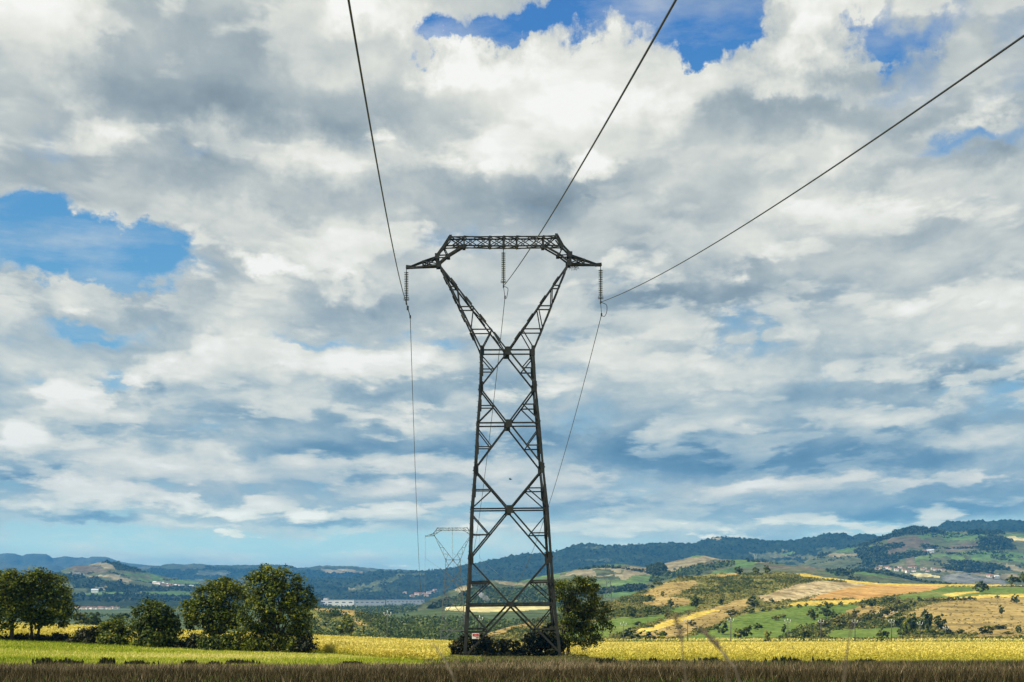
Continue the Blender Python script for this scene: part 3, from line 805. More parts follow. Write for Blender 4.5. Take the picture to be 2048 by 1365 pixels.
# wheat rise seen between the pylon's legs, beyond the woods
ridge('field_rise', [(700, 1240), (840, 1222), (900, 1214), (960, 1212.5), (1100, 1213), (1200, 1216), (1320, 1240)],
      [(700, 1250), (1320, 1250)], 900, 1150, 'plain',
      zones=[('fyellow', [(888, 1221), (892, 1213), (940, 1211), (1110, 1212), (1112, 1218), (1000, 1224), (960, 1225), (900, 1221)], 1)],
      rows=40, step=2.5, back=0.15, seed=9, back_z=-26)
# pale slope between the woods and the left trees
ridge('gully_slope', [(560, 1262), (600, 1232), (628, 1217), (660, 1217.5), (700, 1220), (730, 1226), (760, 1238), (800, 1262)],
      [(560, 1280), (800, 1285)], 520, 640, 'scrub', zones=[('drygr', [(625, 1217), (725, 1219), (735, 1228), (700, 1232), (640, 1224)], 2), ('drygr', [(690, 1234), (720, 1240), (735, 1252), (712, 1250)], 2)],
      rows=50, step=2.5, back=0.15, seed=10, back_z=-24)
# the scrub-covered hill on the right with its fields
H6 = 4.074
ridge('scrub_hill', [(930, 1284), (960, 1274), (985, 1265), (1020, 1254), (1060, 1245), (1110, 1233), (1160, 1220), (1200, 1211), (1230, 1203), (1262, 1192), (1290, 1182), (1316, 1172), (1345, 1160), (1358, 1156), (1400, 1152), (1445, 1147), (1480, 1146.5), (1540, 1146), (1565, 1144), (1584, 1147), (1610, 1148), (1650, 1155), (1700, 1161), (1750, 1166), (1800, 1168), (1900, 1169.5), (2048, 1170), (2150, 1168), (2400, 1172)],
      [(930, 1288), (1100, 1287), (1250, 1286), (1500, 1285), (2048, 1279), (2400, 1276)], [(930, 480), (1500, 490), (2400, 500)], [(930, 500), (1000, 560), (1200, 780), (1400, 1000), (2400, 1080)], 'scrub',
      zones=[('grassgreen', [(1100, 1275), (1210, 1241), (1238, 1234), (1270, 1237), (1330, 1228), (1330, 1240), (1290, 1250), (1230, 1272), (1180, 1282), (1100, 1290)], 2),
             ('grassgreen', [(1345, 1216), (1390, 1210), (1400, 1216), (1360, 1230), (1340, 1226)], 2),
             ('drygr', [(1270, 1192), (1330, 1168), (1390, 1160), (1395, 1170), (1360, 1188), (1320, 1208), (1300, 1196)], 3), ('drygr', [(1280, 1205), (1340, 1195), (1390, 1200), (1370, 1212), (1300, 1214)], 4),
             ('drygr', [(1300, 1255), (1350, 1236), (1440, 1212), (1480, 1200), (1512, 1198), (1500, 1212), (1470, 1228), (1430, 1254), (1350, 1275), (1300, 1282), (1270, 1265)], 2),
             ('gold', [(1265, 1264), (1340, 1242), (1430, 1218), (1440, 1222), (1360, 1246), (1290, 1266)], 2),
             ('grassgreen', [(1342, 1284), (1420, 1262), (1460, 1238), (1510, 1224), (1580, 1214), (1640, 1206), (1700, 1208), (1720, 1216), (1660, 1240), (1600, 1260), (1560, 1278), (1500, 1290), (1342, 1292)], 1),
             ('stubble', [(1510, 1196), (1600, 1168), (1640, 1162), (1720, 1166), (1740, 1168), (1700, 1176), (1640, 1190), (1600, 1200), (1530, 1204)], 1),
             ('orange', [(1610, 1201), (1650, 1187), (1700, 1175), (1740, 1169), (1860, 1171), (1892, 1174), (1860, 1182), (1780, 1192), (1730, 1199)], .7),
             ('gold', [(1586, 1144), (1640, 1150), (1700, 1160), (1760, 1167), (2400, 1168), (2400, 1173), (1900, 1174), (1740, 1170), (1660, 1160), (1600, 1152)], .6),
             ('gold', [(1560, 1214), (1600, 1204), (1730, 1199), (1740, 1202), (1700, 1210), (1640, 1211)], .8),
             ('grassgreen', [(1790, 1192), (1860, 1182), (1892, 1175), (2400, 1175), (2400, 1186), (2060, 1190), (1960, 1193), (1880, 1196), (1800, 1200)], .7), ('gold', [(1880, 1190), (1950, 1182), (1960, 1186), (1900, 1194)], 1), ('gold', [(1840, 1199), (1960, 1192), (2060, 1187), (2400, 1182), (2400, 1192), (1980, 1197), (1900, 1200)], .8),
             ('drygr', [(1800, 1236), (1850, 1212), (1900, 1202), (1980, 1196), (2400, 1192), (2400, 1262), (1930, 1268), (1880, 1262), (1850, 1240)], 1.5),
             ('drygr', [(1690, 1224), (1720, 1214), (1760, 1212), (1780, 1220), (1720, 1236)], 2), ('stubble', [(1740, 1226), (1790, 1218), (1800, 1232), (1750, 1238)], 2),
             ('drygr', [(1960, 1268), (2400, 1262), (2400, 1278), (1940, 1276)], 1), ('grassgreen', [(1640, 1276), (1660, 1265), (1720, 1258), (1806, 1256), (1810, 1275), (1700, 1282)], 1),
             ('drygr', [(940, 1282), (975, 1266), (1010, 1256), (1066, 1242), (1066, 1252), (1030, 1262), (1000, 1274), (960, 1284)], 1.5),
             ('drygr', [(1460, 1146), (1480, 1145), (1476, 1150), (1440, 1156), (1420, 1154)], 2)],
      rows=150, step=2.5, rough=0.8, rscale=0.03, back=0.10, seed=11, back_z=-15, crest_jag=0.5, jag_scale=0.3, ease=0.85)

# ------------------------------------------------------------------ the air: one even haze box round the whole landscape, sky outside it
hz, hb, hout = new_mat('air_haze')
pv = hb.n('ShaderNodeVolumePrincipled')
pv.inputs['Color'].default_value = (0.08, 0.38, 0.82, 1)
pv.inputs['Density'].default_value = 9.0e-5
pv.inputs['Anisotropy'].default_value = 0.0
hz.node_tree.links.new(pv.outputs[0], hout.inputs['Volume'])
hm = MB()
hm.box((0, 5600, 120), 16400, 12400, 340)
haze = hm.build('haze', hz)
tag(haze, kind='stuff')


# ------------------------------------------------------------------ lattice pylon
TD = 120.0
K = TD / F                       # metres per photo pixel at the pylon
TC = (1022.0, 1313.0)            # its centre line at the ground, in the photo


def lattice_pylon(name, label, group, mat, detail=True, fat=1.0):
    """Built in its own metres: x across the line, y along it, z up; w is the photo height measured down the axis."""
    root = empty(name, (0, 0, 0), label, 'pylon', group)
    LV = [(1313, 97), (1209, 87.5), (1118, 81.5), (1021, 76.5), (940, 68.5), (851, 62.5), (777, 56), (706, 53)]

    def hw(y): return float(np.interp(-y, [-a for a, b in LV], [b for a, b in LV])) * K

    def zz(y): return (1313 - y) * K

    DV = 0.52                    # the pylon is narrower along the line

    def P(u, v, y): return Vector((u, v * DV, zz(y)))
    # legs: four rolled angles with splices and, on one, step bolts
    for sx in (-1, 1):
        for sy in (-1, 1):
            m = MB()
            for (ya, wa), (yb, wb) in zip(LV[:-1], LV[1:]):
                s = np.interp(ya, [706, 1313], [0.165, 0.245]) * fat
                m.angle(P(sx * wa * K, sy * wa * K, ya), P(sx * wb * K, sy * wb * K, yb), s, (-sx, 0, 0), (0, -sy, 0), 0.035)
            if detail:
                for yj in (1240, 1150, 1065, 985, 900, 815, 745):
                    a = hw(yj) + 0.012
                    m.angle(P(sx * a, sy * a, yj + 12), P(sx * hw(yj - 12) + sx * .012, sy * (hw(yj - 12) + .012), yj - 12), 0.24, (-sx, 0, 0), (0, -sy, 0), 0.03)
                if sx == -1 and sy == -1:
                    for yj in np.arange(1225, 712, -11):
                        a = hw(yj)
                        m.bar(P(-a - 0.16, -a + .02, yj), P(-a, -a + .02, yj), 0.028)
                m.box(P(sx * 97.2 * K, sy * 97.2 * K, 1314), 0.62, 0.62, 0.45)
            m.build('leg', mat, root)
    # four lattice faces
    HZ = [706, 851, 1021, 1209]; JT = [777, 940, 1118]
    for fi in range(4):
        m = MB()

        def S(u, y, fi=fi):
            """u runs -1..1 across the face at photo height y."""
            a = hw(y)
            b = a * DV
            return [Vector((u * a, -b, zz(y))), Vector((a, u * b, zz(y))), Vector((-u * a, b, zz(y))), Vector((-a, -u * b, zz(y)))][fi]
        nrm = [Vector((0, 1, 0)), Vector((-1, 0, 0)), Vector((0, -1, 0)), Vector((1, 0, 0))][fi]

        def brace(p, q, w=0.13):
            d = (q - p).normalized()
            m.angle(p + nrm * .03, q + nrm * .03, w * fat, d.cross(nrm), nrm, 0.022)
        for y in HZ:
            brace(S(-1, y), S(1, y), 0.125)
            if y == 1209:
                brace(S(-1, y + 4), S(1, y + 4), 0.12)
        pts = []
        for k, yj in enumerate(JT):
            for (yc, ye) in ((HZ[k], yj), (HZ[k + 1], yj)):
                for s in (-1, 1):
                    brace(S(0, yc), S(s, ye), 0.13)
                    ym = (yc + ye) / 2 + (0.0 if yc < ye else 0)
                    mid = (S(0, yc) + S(s, ye)) / 2
                    ymid = 1313 - mid.z / K
                    brace(mid, S(s, ymid), 0.10)
                    brace(mid, S(s, yc + (6 if yc < ye else -3)), 0.095)
        for s in (-1, 1):
            brace(S(0, 1209), S(s, 1311), 0.16)
            mid = (S(0, 1209) + S(s, 1311)) / 2
            ymid = 1313 - mid.z / K
            brace(mid, S(s, ymid), 0.14)
            brace(mid, S(s, 1213), 0.10)
        # gusset plates where the members meet
        gm = m
        axis = nrm
        for y in HZ:
            c = S(0, y) + nrm * -0.01
            up = Vector((0, 0, 0.33 if y != 1209 else .22))
            gm.bar(c - up, c + up, (0.52 if y != 1209 else 0.4) * (1 if fi % 2 == 0 else .6), 0.05, side=axis)
        for y in JT + [706]:
            for s in (-1, 1):
                c = S(s * 0.95, y)
                gm.bar(c - Vector((0, 0, 0.42)), c + Vector((0, 0, 0.42)), 0.30, 0.05, side=axis)
        m.build('lattice_face', mat, root)
    # the two leaning arms of the fork
    dw = 53 * K * DV                  # half depth at the waist
    dt = 11 * K                  # half depth at the shoulders
    ax = 1016.0

    def Q(px, y, v): return Vector(((px - ax) * K, v, zz(y)))
    SH = {-1: [(882, 531), (879, 515)], 1: [(1142, 528), (1144, 511)]}
    for s in (-1, 1):
        m = MB()
        o0 = (963, 704) if s < 0 else (1069, 704)
        i0 = (1016, 704)
        top = SH[s][0]
        for v in (-1, 1):
            po, qo = Q(*o0, v * dw), Q(*top, v * dt)
            pi_, qi = Q(*i0, v * dw), Q(top[0] - s * 3, top[1] + 2, v * dt)
            m.angle(po, qo, 0.12 * fat, (-s, 0, 0), (0, -v, 0), 0.03)
            m.angle(pi_, qi, 0.12 * fat, (s, 0, 0), (0, -v, 0), 0.03)
            ts = [0.235, 0.50, 0.735]
            prev = None
            for k, t in enumerate(ts):
                a = po.lerp(qo, t); b = pi_.lerp(qi, t)
                b = pi_.lerp(qi, (a.z - pi_.z) / (qi.z - pi_.z))
                m.bar(a, b, 0.095 * fat, 0.095 * fat)
                lo = (pi_ if False else po) if prev is None else None
                if prev is None:
                    m.bar(po, b, 0.09 * fat)
                else:
                    m.bar(prev[0], b, 0.085 * fat) if k % 2 else m.bar(prev[1] * 0.0 + prev[0], b, 0.085 * fat)
                prev = (a, b)
            for t in (0.16, 0.37, 0.58, 0.80):
                if detail:
                    c = pi_.lerp(qi, t); d = (qi - pi_).normalized()
                    m.bar(c - d * .4, c + d * .4, 0.13, 0.13)
                    c = po.lerp(qo, t + .04); d = (qo - po).normalized()
                    m.bar(c - d * .35, c + d * .35, 0.12, 0.12)
        for t in (0.235, 0.50, 0.735, 0.95):       # struts through the arm
            for base in (o0, i0):
                a = Q(*base, -dw).lerp(Q(*top, -dt), t); b = Q(*base, dw).lerp(Q(*top, dt), t)
                m.bar(a, b, 0.09 * fat)
        for base in (o0, i0):
            tt = [0.0, 0.235, 0.5, 0.735, 0.95]
            for k in range(4):
                vv = -1 if k % 2 else 1
                m.bar(Q(*base, vv * dw).lerp(Q(*top, vv * dt), tt[k]), Q(*base, -vv * dw).lerp(Q(*top, -vv * dt), tt[k + 1]), 0.08 * fat)
        m.build('fork_arm', mat, root)
    # bridge across the top
    m = MB()
    tops = [(906, 476), (933, 475.5), (984, 475.5), (1012, 475), (1038, 475), (1091, 474.5), (1117, 473)]
    bots = [(933, 495), (984, 496), (1012, 496), (1038, 496), (1091, 495)]
    bots_all = [(893, 496)] + bots + [(1129, 495)]
    for v in (-1, 1):
        d = dt * 1.0
        for a, b in zip(tops[:-1], tops[1:]):
            m.angle(Q(*a, v * d), Q(*b, v * d), 0.11 * fat, (0, 0, -1), (0, -v, 0), 0.025)
        for a, b in zip(bots_all[:-1], bots_all[1:]):
            m.angle(Q(*a, v * d), Q(*b, v * d), 0.11 * fat, (0, 0, 1), (0, -v, 0), 0.025)
        for px in (933, 984, 1012, 1038, 1091):
            m.bar(Q(px, 475.3, v * d), Q(px, 495.6, v * d), (0.15 if px in (984, 1012) else 0.10) * fat)
        for (a, b) in ((933, 958), (958, 984), (984, 1012), (1012, 1038), (1038, 1064), (1064, 1091)):
            m.bar(Q(a, 477, v * d), Q(b, 494, v * d), 0.06 * fat)
            m.bar(Q(a, 494, v * d), Q(b, 477, v * d), 0.06 * fat)
        for a, b in (((906, 476), (933, 495)), ((906, 480), (893, 496)), ((1117, 474), (1091, 495)), ((1117, 478), (1129, 495)), ((933, 477), (908, 495)), ((1091, 477), (1115, 494))):
            m.bar(Q(*a, v * d), Q(*b, v * d), 0.09 * fat)
    for px, y in tops + bots_all:
        m.bar(Q(px, y, -dt), Q(px, y, dt), 0.09 * fat)
    for k in range(len(tops) - 1):
        m.bar(Q(*tops[k], -dt), Q(*tops[k + 1], dt), 0.07 * fat)
    for k in range(len(bots_all) - 1):
        m.bar(Q(*bots_all[k], dt), Q(*bots_all[k + 1], -dt), 0.07 * fat)
    m.build('bridge', mat, root)
    # shoulders: bent frames joining fork, bridge and side arms; then the pointed side arms
    for s in (-1, 1):
        m = MB()
        if s < 0:
            J = dict(lo=(882, 531), hi=(879, 515), el=(893, 496), cr=(906, 476), inn=(933, 495), k=(902, 514))
        else:
            J = dict(lo=(1142, 528), hi=(1144, 511), el=(1129, 495), cr=(1117, 473), inn=(1091, 495), k=(1121, 512))
        for v in (-1, 1):
            for a, b, w in (('lo', 'hi', .17), ('hi', 'el', .16), ('el', 'cr', .16), ('lo', 'k', .15), ('k', 'inn', .15), ('hi', 'k', .10), ('k', 'el', .09)):
                m.angle(Q(*J[a], v * dt), Q(*J[b], v * dt), w * fat, (s, 0, 0), (0, -v, 0), 0.025)
            for a, r in (('lo', 0.30), ('hi', 0.28), ('el', 0.15), ('inn', 0.18), ('k', 0.19), ('cr', .16)):
                c = Q(*J[a], v * (dt + .015))
                m.bar(c - Vector((0, 0, r * .8)), c + Vector((0, 0, r * .8)), r * 1.4, 0.04, side=Vector((0, 1, 0)))
        for a in ('lo', 'hi', 'el', 'k', 'inn'):
            m.bar(Q(*J[a], -dt), Q(*J[a], dt), 0.11 * fat)
        m.bar(Q(*J['lo'], -dt), Q(*J['hi'], dt), 0.08 * fat)
        m.bar(Q(*J['hi'], -dt), Q(*J['el'], dt), 0.08 * fat)
        m.build('shoulder_frame', mat, root)
        m = MB()
        tip = (817.5, 536) if s < 0 else (1207.5, 531)
        for v in (-1, 1):
            t = Q(*tip, v * 0.08)
            hi, lo = Q(*J['hi'], v * dt), Q(*J['lo'], v * dt)
            bend = Q(J['hi'][0] + s * 30, J['hi'][1] + 9, v * dt * .6)
            m.angle(hi, bend, 0.14 * fat, (-s, 0, 0), (0, -v, 0), 0.025)
            m.angle(bend, t, 0.13 * fat, (-s, 0, 0), (0, -v, 0), 0.025)
            m.angle(lo + Vector((0, 0, -.1)), t + Vector((0, 0, -.08)), 0.14 * fat, (-s, 0, 0), (0, -v, 0), 0.025)
            low_b = lo.lerp(t, 0.46)
            m.bar(bend, low_b, 0.10 * fat)
            m.bar(hi, low_b, 0.08 * fat)
            m.bar(bend, lo, 0.08 * fat)
        for f in (0.25, 0.5, 0.75):
            a = Q(*J['lo'], -dt).lerp(Q(*tip, -.08), f); b = Q(*J['lo'], dt).lerp(Q(*tip, .08), f)
            m.bar(a, b, 0.08 * fat)
        m.bar(Q(tip[0] + s * 1, tip[1] - 2, 0), Q(tip[0] - s * 12, tip[1] - 0.5, 0), 0.26, 0.22)
        m.build('side_arm', mat, root)
    if detail:
        # anti-climbing combs a quarter of the way up, and the warning plate
        for fi in (0, 2):
            for s in (-1, 1):
                y = 1166; a = hw(y); v = -a * DV if fi == 0 else a * DV
                m = MB()
                x0, x1 = s * a, s * 43.5 * K
                m.bar((x0, v, zz(y)), (x1, v, zz(y)), 0.13, 0.13)
                n = 12
                for k in range(n):
                    x = x0 + (x1 - x0) * (k + .5) / n
                    m.bar((x, v, zz(y)), (x + .07 * (-1) ** k, v - .12, zz(y) - .26), 0.04)
                m.build('climbing_guard', mat, root)
        sg = MB()
        a = hw(1270)
        af = a * DV
        cx, cz = (950 - 1022) * K, zz(1270)
        sg.bar((cx, -af - .06, cz - .23), (cx, -af - .06, cz + .23), 0.03, 0.60, side=Vector((1, 0, 0)))
        sign = sg.build('warning_sign', MAT['sign_white'], root)
        r = MB()
        for (dx0, dx1, dz0, dz1) in ((-.25, -.12, -.02, .18), (-.10, .0, .05, .18), (.03, .26, .09, .19), (.03, .26, -.03, .06), (-.10, .0, -.04, .02), (.02, .26, -.17, -.09)):
            r.bar((cx + (dx0 + dx1) / 2, -af - .083, cz + dz0), (cx + (dx0 + dx1) / 2, -af - .083, cz + dz1), 0.008, dx1 - dx0, side=Vector((1, 0, 0)))
        r.build('sign_print', MAT['sign_red'], sign)
        hang = MB()
        hang.bar((-a + .05, -af - .03, zz(1263)), (cx + .25, -af - .03, zz(1263)), 0.05)
        hang.build('sign_bracket', mat, root)
    return root


def place_tree_of(root, loc, rz, lean=0.0, scale=1.0):
    root.location = loc
    root.rotation_euler = (0, lean, rz)
    root.scale = (scale,) * 3


pyl = lattice_pylon('lattice_pylon', 'dark steel lattice pylon with forked top standing over brambles beside the walnut tree', 'pylons of the power line', MAT['steel'])
BASE1 = at(TC[0], TC[1], TD)
LEAN = math.radians(-0.75)
place_tree_of(pyl, BASE1, math.radians(3.4), LEAN)
bpy.context.view_layer.update()


def copy_tree(o, parent=None):
    c = o.copy(); COL.objects.link(c); c.parent = parent
    for ch in list(o.children): copy_tree(ch, c)
    return c


def second_pylon(px_c, py_top, py_base, d, label, mat, rz, scale_fix=1.0, fat=1.0):
    r = lattice_pylon('lattice_pylon', label, 'pylons of the power line', mat, False, fat)
    h = (py_base - py_top) / F * d
    sc = h / ((1313 - 475) * K) * scale_fix
    place_tree_of(r, at(px_c, py_base, d), rz, 0, sc)
    return r, sc


D2 = 426.0
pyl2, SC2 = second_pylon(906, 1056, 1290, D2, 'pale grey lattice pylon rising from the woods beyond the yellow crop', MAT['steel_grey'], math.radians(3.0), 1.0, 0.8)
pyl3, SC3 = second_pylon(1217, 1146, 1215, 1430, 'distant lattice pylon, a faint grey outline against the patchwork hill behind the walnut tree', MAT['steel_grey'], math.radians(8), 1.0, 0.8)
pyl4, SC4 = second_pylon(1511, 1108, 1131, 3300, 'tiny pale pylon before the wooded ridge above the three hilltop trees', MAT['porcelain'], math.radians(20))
bpy.context.view_layer.update()


def pyl_pt(root, px, y, v=0.0):
    """World point of a spot on a pylon measured on the near one's photo outline (upper works axis 1016)."""
    return root.matrix_world @ Vector(((px - 1016) * K, v, (1313 - y) * K))


# ------------------------------------------------------------------ insulators hanging from the pylons
def insulator(root, px, y_top, drop, label, discs=16, tail=True, mat_d=None, small=False, scale=1.0, loop=0):
    top = pyl_pt(root, px, y_top)
    t = empty('insulator_string', top, label, 'insulator', 'insulators hanging from the pylons')
    s = scale
    L = drop
    m = MB()
    y0, y1 = L * 0.10, L * 0.90
    n = discs
    pit = (y1 - y0) / n
    for k in range(n):
        z = y0 + pit * k
        m.lathe((0, 0, 0), [(0.035 * s, z), (0.04 * s, z + pit * .30), (0.19 * s, z + pit * .52), (0.185 * s, z + pit * .66), (0.04 * s, z + pit * .62), (0.03 * s, z + pit * .98)], 8)
    m.build('insulator_discs', mat_d or MAT['glass_disc'], t, True)
    m = MB()
    m.tube([(0, 0, -y1), (0, 0, -L)], 0.04 * s)
    m.box((0, 0, -L), 0.10 * s, 0.55 * s, 0.16 * s)
    m.build('suspension_clamp', MAT['steel'], t)
    m = MB()
    m.tube([(0, 0, 0.05), (0, 0, -y0)], 0.03 * s)
    m.build('hanger', MAT['steel'], t)
    if not small:
        m = MB()
        ring = [(0.22 * math.cos(a), 0.16 * math.sin(a), -y1 - .03 + .05 * math.sin(a)) for a in np.linspace(0, 2 * math.pi, 15)]
        m.tube(ring, 0.018, 5)
        m.tube([(-.22, 0, -y1), (-.19, 0, -y1 + .20)], 0.018, 5)
        m.tube([(.22, 0, -y1), (.19, 0, -y1 + .20)], 0.018, 5)
        m.build('arcing_ring', MAT['steel'], t)
    return t, top, L


W1 = {}
for key, px, yt, drop, tail_px, tail_y, lab in (
        ('a', 817.5, 537, 70 * K, (820, 633), 1, 'left hand insulator string of dark discs under the pylon arm with the straight tail'),
        ('b', 1011.5, 497, 76 * K, (1010, 595), 0, 'insulator string of dark discs hanging inside the fork from the bridge of the near pylon'),
        ('c', 1206.5, 532, 73 * K, (1203, 631), 2, 'insulator string whose clamp carries the big round jumper loop, under the near pylon arm with wisps')):
    t, top, L = insulator(pyl, px, yt, drop, lab)
    c = top + Vector((0, 0, -L))
    W1[key] = (t, c)
W1['a'][0]['label'] = 'insulator string of dark discs under the near pylon arm farther from the walnut tree'
W1['c'][0]['label'] = 'insulator string of dark discs above the walnut tree, with a round jumper loop below'


def hang_curve(p, q, sag, n=48):
    p, q = Vector(p), Vector(q)
    pts = []
    for i in range(n + 1):
        t = i / n
        c = p.lerp(q, t); c.z -= 4 * sag * t * (1 - t)
        pts.append(c)
    return pts


def wire(name, pts, r, mat, label, group):
    m = MB(); m.tube(pts, r, 6)
    o = m.build(name, mat, None, True)
    return tag(o, label, 'power line', group)


# near span: each conductor leaves its clamp, passes over the camera and goes on behind it
G1 = 'conductors of the near span'
for key, p0, q0, lab in (('a', (697, 0), 33.0, 'dark conductor from the outer insulator rising almost straight up over the left clouds'),
                         ('b', (1352, 0), 33.0, 'dark conductor from the middle insulator crossing the pylon bridge up to the top edge'),
                         ('c', (2048, 72), 33.0, 'dark conductor sweeping in a long curve from the pylon to the upper right corner')):
    c = W1[key][1]
    e = at(p0[0], p0[1], q0)
    # parabola in height along the run, steepest at the clamp; carried on behind the camera
    dY = c.y - e.y
    s0 = {'a': -0.160, 'b': -0.160, 'c': -0.165}[key]   # slope at the clamp (dz per metre towards the camera)
    a2 = ((e.z - c.z) - s0 * dY) / (dY * dY)
    pts = []
    for u in np.linspace(0, 1.9, 70):
        x = c.x + (e.x - c.x) * u
        y = c.y - dY * u
        z = c.z + s0 * dY * u + a2 * (dY * u) ** 2
        pts.append(Vector((x, y, z)))
    wire('conductor', pts, 0.030, MAT['wire'], lab, G1)

# the assemblies under the clamps, and the spans to the second pylon
W2 = {}
for key, px, yt, drop, lab in (('a', 817.5, 537, 6.6, 'pale insulator string on the outer arm of the grey pylon, clear of the near pylon'),
                               ('b', 1011.5, 497, 6.6, 'pale insulator string in the fork of the grey pylon'),
                               ('c', 1206.5, 532, 6.6, 'pale insulator string of the grey pylon seen just beside the near pylon leg')):
    t, top, L = insulator(pyl2, px, yt, drop * SC2, lab, 16, False, MAT['wire_grey'], True, 0.8)
    W2[key] = top + Vector((0, 0, -L))
TAIL = {'a': (820.5, 634), 'b': (1010, 595), 'c': (1203, 630)}
SAGS = {'a': 18.8, 'b': 18.4, 'c': 18.0}
LABF = {'a': 'thin conductor dropping from the outer insulator past the clouds, clear of the near pylon',
        'b': 'thin conductor running down behind the bracing of the near pylon from the fork insulator',
        'c': 'thin conductor slanting down from the round jumper loop into the near pylon leg'}
for key in 'abc':
    t, c = W1[key]
    tp = at(*TAIL[key], c.y + 0.4)
    m = MB()
    loc = lambda p: Vector(p) - t.location
    m.tube([loc(c), loc(c.lerp(tp, .5)), loc(tp)], 0.035 if key == 'a' else 0.025, 5)
    m.box(loc(tp), 0.12, 0.3, 0.22)
    if key == 'a':
        m.box(loc(c.lerp(tp, .35)), 0.16, 0.2, 0.34)
    m.build('tail_rod', MAT['steel'], t)
    if key != 'a':
        m = MB()
        if key == 'c':
            lp = [c, at(1211.5, 609, c.y), at(1214, 615, c.y), at(1213, 626, c.y), at(1209, 633, c.y), at(1204, 632, c.y), tp]
        else:
            lp = [c, at(1015.5, 577, c.y), at(1015, 587, c.y), at(1013, 596, c.y), at(1010.5, 597, c.y), tp]
        # smooth the loop
        sp = []
        for i in range(len(lp) - 1):
            p0, p1, p2, p3 = lp[max(i - 1, 0)], lp[i], lp[i + 1], lp[min(i + 2, len(lp) - 1)]
            for f in np.linspace(0, 1, 6)[:-1]:
                sp.append(0.5 * ((2 * p1) + (p2 - p0) * f + (2 * p0 - 5 * p1 + 4 * p2 - p3) * f * f + (3 * p1 - p0 - 3 * p2 + p3) * f ** 3))
        sp.append(tp)
        m.tube([loc(p) for p in sp], 0.026, 6)
        m.build('jumper_loop', MAT['wire'], t, True)
    wire('conductor', hang_curve(tp, W2[key], SAGS[key], 80), 0.028, MAT['wire'], LABF[key], 'conductors of the second span')
# third span, on to the distant pylon
for key, px, yt, lab in (('a', 817.5, 600, 'pale conductor from the grey pylon to the valley, outermost of the three'), ('b', 1011.5, 570, 'pale conductor from the fork of the grey pylon down to the valley'),
                         ('c', 1206.5, 600, 'pale conductor leaving the grey pylon beside the near pylon leg')):
    q = pyl_pt(pyl3, px, yt)
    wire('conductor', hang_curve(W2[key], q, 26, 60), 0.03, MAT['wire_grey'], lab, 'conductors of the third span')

# dry wisps of an old nest caught under the arm
m = MB()
for k in range(26):
    p = pyl_pt(pyl, 1148 + random.random() * 16, 531 + random.random() * 2, random.uniform(-.3, .3))
    q = p + Vector((random.uniform(-.4, .4), random.uniform(-.2, .2), random.uniform(-.45, -.05)))
    m.tube([p, p.lerp(q, .5) + Vector((random.uniform(-.08, .08), 0, .03)), q], 0.010, 4)
tag(m.build('nest_remains', MAT['bark']), 'wispy remains of a bird nest caught under the pylon arm', 'nest')


# ------------------------------------------------------------------ foliage
def leaves(centers, radii, per, size, seed=0, flat=0.75, tint_var=0.28, aspect=0.62, shell=0.0):
    """Many leaf faces scattered in clumps: returns vertices, corner list and a random tint per vertex."""
    r = np.random.default_rng(seed)
    C = np.repeat(np.asarray(centers, float), per, 0)
    R = np.repeat(np.asarray(radii, float), per, 0)
    if R.ndim == 1: R = np.stack([R, R, R * flat], -1)
    n = len(C)
    g = np.clip(r.normal(size=(n, 3)), -1.7, 1.7) * 0.46
    P = C + g * R
    out = P - (np.asarray(centers, float).mean(0) - np.array([0, 0, 0.15 * np.ptp(P[:, 2])]))
    out /= (np.linalg.norm(out, axis=1)[:, None] + 1e-6)
    u = r.normal(size=(n, 3)) * 0.62 + out * 0.75 + np.array([0, 0, 0.45])      # leaves face outwards and up, loosely
    u /= np.linalg.norm(u, axis=1)[:, None]
    a = np.cross(u, r.normal(size=(n, 3))); a /= (np.linalg.norm(a, axis=1)[:, None] + 1e-9)
    b = np.cross(u, a)
    s = size * r.uniform(0.6, 1.35, n)[:, None]
    fold = np.cross(a, b) * s * 0.12
    v = np.stack([P - a * s / 2, P + b * s * aspect / 2 + fold, P + a * s / 2, P - b * s * aspect / 2 + fold], 1).reshape(-1, 3)
    idx = np.arange(n * 4)
    tc = np.repeat(r.normal(0.42, tint_var * 0.6, len(centers)), per)
    t = np.clip(tc + r.normal(0, tint_var * 0.75, n), 0, 1)
    return v, idx, np.repeat(t, 4)


def blob_clumps(blobs, density, clump_r, r):
    """Clump centres spread through a set of ellipsoids (cx, cy, cz, rx, ry, rz), thicker near their skins."""
    out = []; rad = []
    for (cx, cy_, cz, rx, ry, rz) in blobs:
        n = max(4, int(density * (rx * ry + ry * rz + rx * rz)))
        d = r.normal(size=(n, 3)); d /= np.linalg.norm(d, axis=1)[:, None]
        q = r.uniform(0.35, 1.0, n) ** 0.45
        out.append(np.array([cx, cy_, cz]) + d * q[:, None] * np.array([rx, ry, rz]))
        rad.append(np.full(n, clump_r) * r.uniform(0.6, 1.35, n))
    return np.concatenate(out), np.concatenate(rad)


